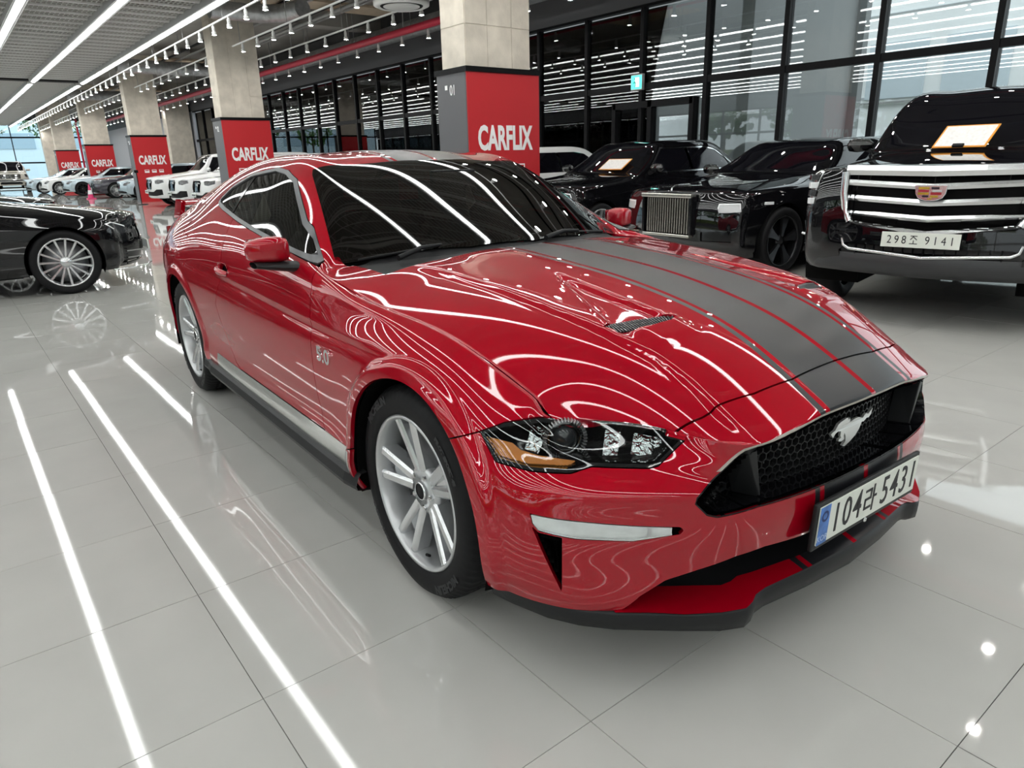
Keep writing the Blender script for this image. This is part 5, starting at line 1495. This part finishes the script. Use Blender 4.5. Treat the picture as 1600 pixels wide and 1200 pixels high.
def sedan(**k):
    sp = dict(WB=3.03, FO=.86, RO=1.16, W=1.90, H=1.49, cowl=-.62, wst=-1.42, rft=-2.75, rgb=-3.45, hood_c=1.00, hood_n=.78, belt=.95, deck=1.05, sill=.22, tyre=.345, rim=.262, ncx=.34, ncw=.72,
              lamp=[(-.46,.735),(-.33,.665),(-.08,.60),(.10,.595),(.17,.62),(.10,.69),(-.10,.735),(-.33,.755)], grille=[(-.4,.71),(.30,.71),(.36,.66),(.33,.47),(-.4,.47)], lower=[(-.4,.38),(.45,.38),(.62,.34),(.64,.26),(-.4,.26)], plate=.42)
    sp.update(k); return sp
def suv(**k):
    sp = dict(WB=2.95, FO=.90, RO=1.05, W=1.96, H=1.76, cowl=-.58, wst=-1.22, rft=-3.45, rgb=-3.88, hood_c=1.17, hood_n=.98, belt=1.12, deck=1.17, sill=.30, tyre=.375, rim=.275, ncx=.26, ncw=.78, rail=.68,
              lamp=[(-.38,.93),(-.40,.83),(-.10,.78),(.12,.80),(.16,.90),(-.05,.945)], grille=[(-.4,.93),(.42,.93),(.47,.86),(.42,.60),(-.4,.60)], lower=[(-.4,.52),(.50,.52),(.66,.60),(.88,.60),(.88,.42),(.6,.38),(-.4,.38)], plate=.52)
    sp.update(k); return sp

def grille_bars(gg, n, z0, z1, hw, x, m, vertical=False, thick=.012, sag=.0, curve=.25):
    for k in range(n):
        t = (k+.5)/n
        if vertical:
            y = -hw+2*hw*t; MB().bar((x-curve*y*y, y, z0), (x-curve*y*y, y, z1), thick, .045, up=(1,0,0)).build('grille_bar', m, gg)
        else:
            z = z0+(z1-z0)*t; mb = MB(); P = []
            for y in np.linspace(-hw, hw, 9):
                zz = z+sag*abs(y)/hw; xx = x-curve*y*y
                P.append([(xx-.02, y, zz+thick), (xx, y, zz+thick*.8), (xx+.004, y, zz), (xx, y, zz-thick*.8), (xx-.02, y, zz-thick)])
            mb.grid(P, smooth=False, flip=True).build('grille_bar', m, gg)

# ---- black limousine on the left, nose towards the aisle
sp = sedan(WB=3.16, FO=.88, RO=1.2, H=1.49, ncx=.36, spokes=15, rim=.268, tyre=.348, tw=.255, wm=SILD, hood_c=1.02, hood_n=.80, belt=.97, style='bar')
c, gg = make_car('luxury_sedan', 'glossy black luxury sedan with many-spoked silver wheels at the left edge', sp, (-8.36, -.83), 85.5, CBLK, 3, near=True)
grille_bars(gg, 4, .49, .70, .30, .84, CHR)
for s in (-1, 1):
    for k in range(2): MB().bar((.815, s*.58, .40-.075*k), (.62, s*.79, .41-.075*k), .014, .012).build('bumper_blade', CHR, c)
MB().tube([(.90,-.45,.225),(.82,-.66,.222),(.66,-.82,.22),(.45,-.90,.22)], .010, 8).build('lip_spoiler', CHR, c)
# ---- second black car behind it
sp = sedan(hood_c=1.0, hood_n=.82); make_car('sedan_car', 'black sedan whose bonnet shows behind the luxury sedan', sp, (-13.5, -1.05), 86, CBLK, 2)
# ---- two-door black coupe with upright slatted grille
def wraith():
    sp = dict(WB=3.02, FO=.84, RO=1.05, W=1.95, H=1.50, cowl=-.66, wst=-1.42, rft=-2.55, rgb=-3.45, hood_c=1.09, hood_n=.93, belt=1.02, deck=1.08, sill=.22, tyre=.375, rim=.285, ncx=.20, ncw=.84, rail=.66,
              lampm=mat('frosted_headlamp', (.50,.51,.52), .2, coat=1.0), lamp=[(-.22,.815),(-.23,.725),(-.02,.71),(.09,.71),(.11,.76),(.09,.81)], grille=[(-.4,.875),(.335,.875),(.355,.86),(.355,.46),(-.4,.46)], lower=[(.46,.50),(.80,.52),(.80,.40),(.46,.40)],
              spokes=5, style='wide', wm=BMET, tw=.27, plate=None, box=.8, drl=True, dlo=[(-1.02,1.05),(-2.9,1.07),(-2.98,1.10),(-2.55,1.34),(-2.2,1.375),(-1.52,1.365)])
    c, gg = make_car('grand_coupe', 'black two-door grand tourer with an upright slatted chrome grille and black wheels', sp, (-3.60, 5.50), 266, CBLK, 3, near=True)
    grille_bars(gg, 18, .47, .855, .325, .835, DCH2, vertical=True, thick=.013, curve=.10)
    fr = MB(); fr.box((.845,0,.885), (.09,.76,.045)); fr.build('grille_frame', DCH2, gg, bevel=.01)
    for s in (-1, 1): MB().box((.83, s*.365, .67), (.08,.035,.42)).build('grille_frame', GLB, gg, bevel=.008)
    MB().box((.84,0,.445), (.07,.72,.03)).build('grille_frame', DCH2, gg, bevel=.008)
    # hood ornament
    MB().tube([(.79,0,.93),(.78,0,.96),(.74,0,.985)], [.012,.010,.004], 8).build('hood_ornament', CHR, c)
    for s in (-1, 1): MB().box((.30, s*.960, .80), (.12,.02,.032), rz=-s*.18).build('side_marker', DRLW, c, bevel=.006)
    for k in range(6): MB().bar((.805-.05*k*.0, -.48-.05*k, .455), (.79, -.52-.05*k, .455), .02, .02).build('intake_slat', DCH2, c)
    return c
DCH2 = mat('smoked_chrome', (.62, .60, .55), .22, metal=.95)
wraith()
# ---- full-size black SUV on the right
def escalade():
    sp = suv(WB=2.95, FO=.98, RO=1.1, W=2.06, H=1.89, cowl=-.62, wst=-1.32, rft=-3.6, rgb=-3.95, hood_c=1.32, hood_n=1.20, belt=1.27, deck=1.28, sill=.40, tyre=.405, rim=.29, ncx=.20, ncw=.86, rail=.72, box=1.0, tw=.285, plate=None,
             lamp=[(-.22,1.13),(-.235,.82),(-.15,.80),(-.08,.83),(-.04,1.16),(-.12,1.18)], grille=[(-.4,1.165),(.60,1.165),(.64,1.13),(.60,.80),(.54,.76),(0,.715),(-.4,.75)], lower=[(-.4,.62),(.55,.62),(.62,.56),(.60,.46),(-.4,.46)], wm=SIL, spokes=7)
    c, gg = make_car('large_suv', 'tall black full-size SUV with a wide chrome barred grille at the right edge', sp, (-.72, 4.78), 281, CBLK, 3, near=True)
    X = lambda y: .985-.12*abs(y)-.12*y*y
    def bar(name, pts, r, m, par):
        P = []
        for (y, z) in pts: P.append([(X(y)-.03, y, z+r), (X(y)+.010, y, z+r*.9), (X(y)+.024, y, z), (X(y)+.010, y, z-r*.9), (X(y)-.03, y, z-r)])
        return MB().grid(P, smooth=False, flip=True).build(name, m, par)
    lin = lambda z0, z1, hw: [(-hw, z1), (-hw*.5, (z0+z1)/2), (0, z0), (hw*.5, (z0+z1)/2), (hw, z1)]
    bar('grille_frame', lin(1.165, 1.175, .63), .040, CHR2, gg)
    bar('grille_frame', [(-.56,.785),(-.3,.745),(0,.715),(.3,.745),(.56,.785)], .026, CHR2, gg)
    for z0, hw_ in ((1.055,.60), (.940,.60), (.825,.58)): bar('grille_bar', lin(z0, z0+.028, hw_), .024, CHR2, gg)
    for s in (-1, 1):
        MB().tube([(X(.62)+.0, s*.635, 1.16), (X(.62)+.01, s*.63, 1.0), (X(.62)+.01, s*.605, .86), (X(.56)+.01, s*.56, .785)], .034, 8).build('grille_frame', CHR2, gg)
    for k in range(13): MB().box((.93-.10*abs(-.54+.09*k), -.54+.09*k, .95), (.01,.006,.42)).build('grille_louvre', BLK, gg)
    # crest
    cr_ = MB().prism([(-.105,.05),(.105,.05),(.098,-.012),(.078,-.044),(.03,-.062),(-.03,-.062),(-.078,-.044),(-.098,-.012)], lambda a, b, h: (1.0+h, a, 1.02+b), 0, .022).build('crest_badge', CHR2, gg, bevel=.004)
    CM = [mat('crest_red', (.35,.02,.03), .3), GOLD, mat('crest_black', (.02,.01,.02), .3), mat('crest_silver', (.6,.6,.62), .3, metal=.6)]
    for k, (y, z, w_, h_, mi_) in enumerate(((-.045,.028,.07,.016,1),(-.045,.009,.07,.016,0),(-.045,-.010,.07,.016,1),(-.030,-.029,.04,.014,2),(.028,.028,.05,.016,2),(.040,.009,.06,.014,3),(.036,-.010,.07,.016,0),(.026,-.030,.05,.016,1),(.0,-.046,.03,.010,1))):
        MB().box((1.024, y, 1.02+z), (.004, w_, h_)).build('crest_field', CM[mi_], cr_)
    # bumper, chrome strip, plate
    P = [(-.60,.655),(-.585,.60),(-.54,.575),(0,.545),(.54,.575),(.585,.60),(.60,.655)]
    MB().tube([(X(y)+.03, y, z) for y, z in P], .013, 8).build('bumper_strip', CHR2, c)
    for s in (-1, 1):
        MB().tube([(X(.80)-.03, s*.76, .60), (X(.92)-.10, s*.93, .635), (.62, s*1.01, .65)], .012, 8).build('bumper_strip', CHR2, c)
    for k in range(15): MB().box((X(0)-.01-.12*abs(-.49+.07*k), -.49+.07*k, .60), (.02,.008,.12)).build('lower_louvre', GLB, c)
    lowb = MB(); Pq = []
    for y in np.linspace(-1.0, 1.0, 21):
        xx = 1.005-.10*abs(y)-.16*y*y - max(0, abs(y)-.86)*1.6; Pq.append([(xx, y, .545), (xx+.012, y, .50), (xx+.004, y, .44), (xx-.05, y, .385), (xx-.22, y, .37)])
    lowb.grid(Pq, flip=True).build('lower_bumper', SAT2, c)
    pl = MB().box((0,0,0), (.012,.52,.11)).build('license_plate', PLATE, c, bevel=.002); pl.location = (1.035, -.02, .675); pl.rotation_euler = (0, R(-3), R(0))
    base = Matrix.Translation((.0062, 0, 0)) @ Matrix(((0,0,1,0),(1,0,0,0),(0,1,0,0),(0,0,0,1)))
    for k, ch in enumerate('298'): text_mesh(ch, .085, INK, 'plate_character', pl, base @ Matrix.Translation((-.205+.050*k, -.002, 0)), sx=.80)
    for k, ch in enumerate('9141'): text_mesh(ch, .085, INK, 'plate_character', pl, base @ Matrix.Translation((.050+.053*k, -.002, 0)), sx=.80)
    jo = [[(-.020,.030),(.020,.030)],[(0,.030),(-.020,.004)],[(0,.022),(.020,.004)],[(0,-.004),(0,-.024)],[(-.024,-.026),(.024,-.026)]]
    strokes(jo, .006, INK, 'plate_character', pl, base @ Matrix.Translation((-.040, 0, 0)))
    for s in (-1, 1):       # stacked crystals in the tall lamps
        for k in range(5): MB().box((.80-.0*k, s*.895, .87+.062*k), (.05,.07,.05), rz=-s*.7).build('lamp_element', DRLW if k % 2 else LAMPC, c, bevel=.008)
    return c
CHR2 = mat('satin_chrome', (.74, .75, .76), .16, metal=.9)
SAT2 = mat('grey_bumper_plastic', (.035, .036, .038), .38)
esc = escalade()
def price_board(name, label, M, w, h, fold=True):
    t = empty(name); t.matrix_world = M; tag(t, label, 'price board')
    MB().box((0,0,h/2), (.008,w,h)).build('board', ORNG, t)
    MB().box((.0045,0,h/2), (.004,w-.03,h-.03)).build('sheet', PAPER, t)
    if fold: MB().box((.012,0,.012),(.02,.09,.03)).build('clip', BLK, t)
    return t
he = R(281); d_ = Vector((math.cos(he), math.sin(he), 0)); l_ = Vector((-math.sin(he), math.cos(he), 0)); o_ = Vector((-.72, 4.78, 0))
def on_suv(x, y, z): return o_+d_*x+l_*y+Vector((0,0,z))
price_board('price_board', 'white price board with orange border leaning at the windshield of the tall SUV', Matrix.Translation(on_suv(-.50, -.13, 1.325)) @ Matrix.Rotation(he-.25, 4, 'Z') @ Matrix.Rotation(R(-52), 4, 'Y') , .44, .30)
# ---- black sedan behind the grand tourer, white sedan beside the column
sp = sedan(H=1.56, hood_c=1.08, hood_n=.90, belt=1.04, deck=1.10, chrome=True, lamp=[(-.32,.84),(-.36,.76),(-.12,.70),(.16,.70),(.22,.74),(.18,.82),(-.02,.855)], grille=[(-.4,.82),(.30,.82),(.36,.77),(.33,.52),(-.4,.52)], plate=.46)
make_car('sedan_car', 'black sedan with chrome window trim and a price sheet behind its windshield', sp, (-6.55, 5.62), 268, CBLK, 3, near=True)
hb = R(268); db = Vector((math.cos(hb), math.sin(hb), 0)); lb = Vector((-math.sin(hb), math.cos(hb), 0))
price_board('price_sheet', 'white price sheet with orange border on the windshield of the black sedan', Matrix.Translation(Vector((-6.55,5.62,0))+db*-.71+lb*.34+Vector((0,0,1.125))) @ Matrix.Rotation(hb, 4, 'Z') @ Matrix.Rotation(R(-57), 4, 'Y'), .50, .28, fold=False)
sp = sedan(H=1.54, hood_c=1.05, hood_n=.88, belt=1.02, deck=1.10)
make_car('sedan_car', 'white sedan half hidden behind the front column', sp, (-9.75, 5.75), 268, CWHT, 2)
make_car('sedan_car', 'white sedan whose roof shows above the rear of the red coupe', sedan(H=1.46), (-13.2, 5.6), 269, CWHT, 2)
make_car('sedan_car', 'pale silver sedan whose roof shows just above the roof of the red coupe', sedan(H=1.47), (-16.2, 5.6), 269, CSIL, 2)
# ---- white SUVs between the second and third columns
sp = suv(drl=True, spokes=5, style='twin')
make_car('suv_car', 'white SUV with open black grille, leftmost of the white cars beside the third column', sp, (-26.2, 4.85), 268, CWHT, 2)
make_car('suv_car', 'white SUV with slanted headlights, second of the white cars beside the third column', suv(H=1.72, drl=True), (-23.3, 4.9), 268, CWHT, 2)
make_car('suv_car', 'white low SUV nearest the second column', suv(H=1.64, hood_c=1.1, hood_n=.94, belt=1.06, deck=1.1), (-20.9, 5.0), 268, CWHT, 2)
# ---- further row
make_car('hatchback_car', 'dark grey hatchback with bright spoked wheel in front of the fourth column', suv(H=1.46, hood_c=1.02, hood_n=.82, belt=.98, deck=1.02, W=1.85, tyre=.34, rim=.26, sill=.22, spokes=5, style='twin', wm=SILD, lamp=[(-.34,.77),(-.36,.69),(-.10,.65),(.12,.66),(.16,.74),(-.05,.785)], grille=[(-.4,.73),(.36,.73),(.40,.66),(.36,.48),(-.4,.48)], lower=[(-.4,.40),(.5,.40),(.7,.36),(.7,.28),(-.4,.28)], plate=.44), (-37.35, 4.78), 268, CGRY, 2)
make_car('sedan_car', 'silver sedan behind the dark grey hatchback', sedan(H=1.5), (-34.4, 5.3), 268, CSIL, 2)
make_car('sedan_car', 'pale silver blue sedan with black wheels beside the fourth column', sedan(wm=BMET, H=1.43), (-42.9, 4.2), 268, CSIL, 2)
make_car('sedan_car', 'white sedan with dark grille beyond the silver blue sedan', sedan(H=1.43), (-46.6, 3.6), 268, CWHT, 2)
make_car('sedan_car', 'grey blue sedan, farthest of the cars along the right-hand row', sedan(H=1.43), (-50.2, 3.2), 268, CSIL, 2)
# ---- pickup at the far end
sp = suv(WB=3.6, FO=.95, RO=1.2, W=2.02, H=1.95, cowl=-.75, wst=-1.35, rft=-3.0, rgb=-3.35, hood_c=1.30, hood_n=1.20, belt=1.28, deck=1.34, sill=.45, tyre=.42, rim=.27, ncx=.16, ncw=.86, rail=.74, box=1.0,
         lamp=[(-.22,1.12),(-.235,.96),(-.10,.94),(.04,.95),(.06,1.13)], grille=[(-.4,1.13),(.52,1.13),(.56,1.08),(.54,.86),(-.4,.86)], lower=[(-.4,.66),(.5,.66),(.6,.60),(.58,.52),(-.4,.52)], plate=None)
c, gg = make_car('pickup_truck', 'champagne pickup truck with chrome grille facing the camera at the far left', sp, (-55.3, 2.05), -4, CBEI, 2)
grille_bars(gg, 4, .88, 1.11, .50, .93, CHR); MB().box((.935,0,1.0), (.03,.05,.26)).build('grille_bar', CHR, gg); MB().bar((.99,-.9,.74), (.99,.9,.74), .10, .16).build('chrome_bumper', CHR, c, bevel=.03)
# ---- small things on the aisle
def cone(x, y):
    t = empty('traffic_cone', (x, y, 0)); tag(t, 'small pink and white traffic cone standing on the aisle floor by the fourth column', 'cone')
    PK = mat('cone_pink', (.75, .06, .20), .5)
    MB().box((0,0,.02), (.36,.36,.04)).build('base', PK, t, bevel=.008)
    MB().lathe([(.13,.04),(.095,.24),(.055,.46),(.02,.66),(0,.67)], 20, 'z').build('cone_body', PK, t)
    MB().lathe([(.103,.22),(.070,.40)], 20, 'z').build('reflective_band', SIGNW, t).scale = (1.02, 1.02, 1)
cone(-36.8, 3.7)
def stand(x, y):
    t = empty('sign_stand', (x, y, 0)); tag(t, 'thin black pole stand with round base beside the third column', 'stand')
    MB().lathe([(0,.03),(.20,.022),(.22,0)], 28, 'z').build('base', BLKF, t)
    MB().tube([(0,0,.02),(0,0,1.15)], .016, 8).build('pole', BLKF, t)
    MB().box((.0,0,1.20), (.02,.14,.10)).build('sign_panel', BLKF, t, bevel=.01)
stand(-28.3, 4.1)
MUST = build_mustang()
bpy.data.scenes.remove(TMP)
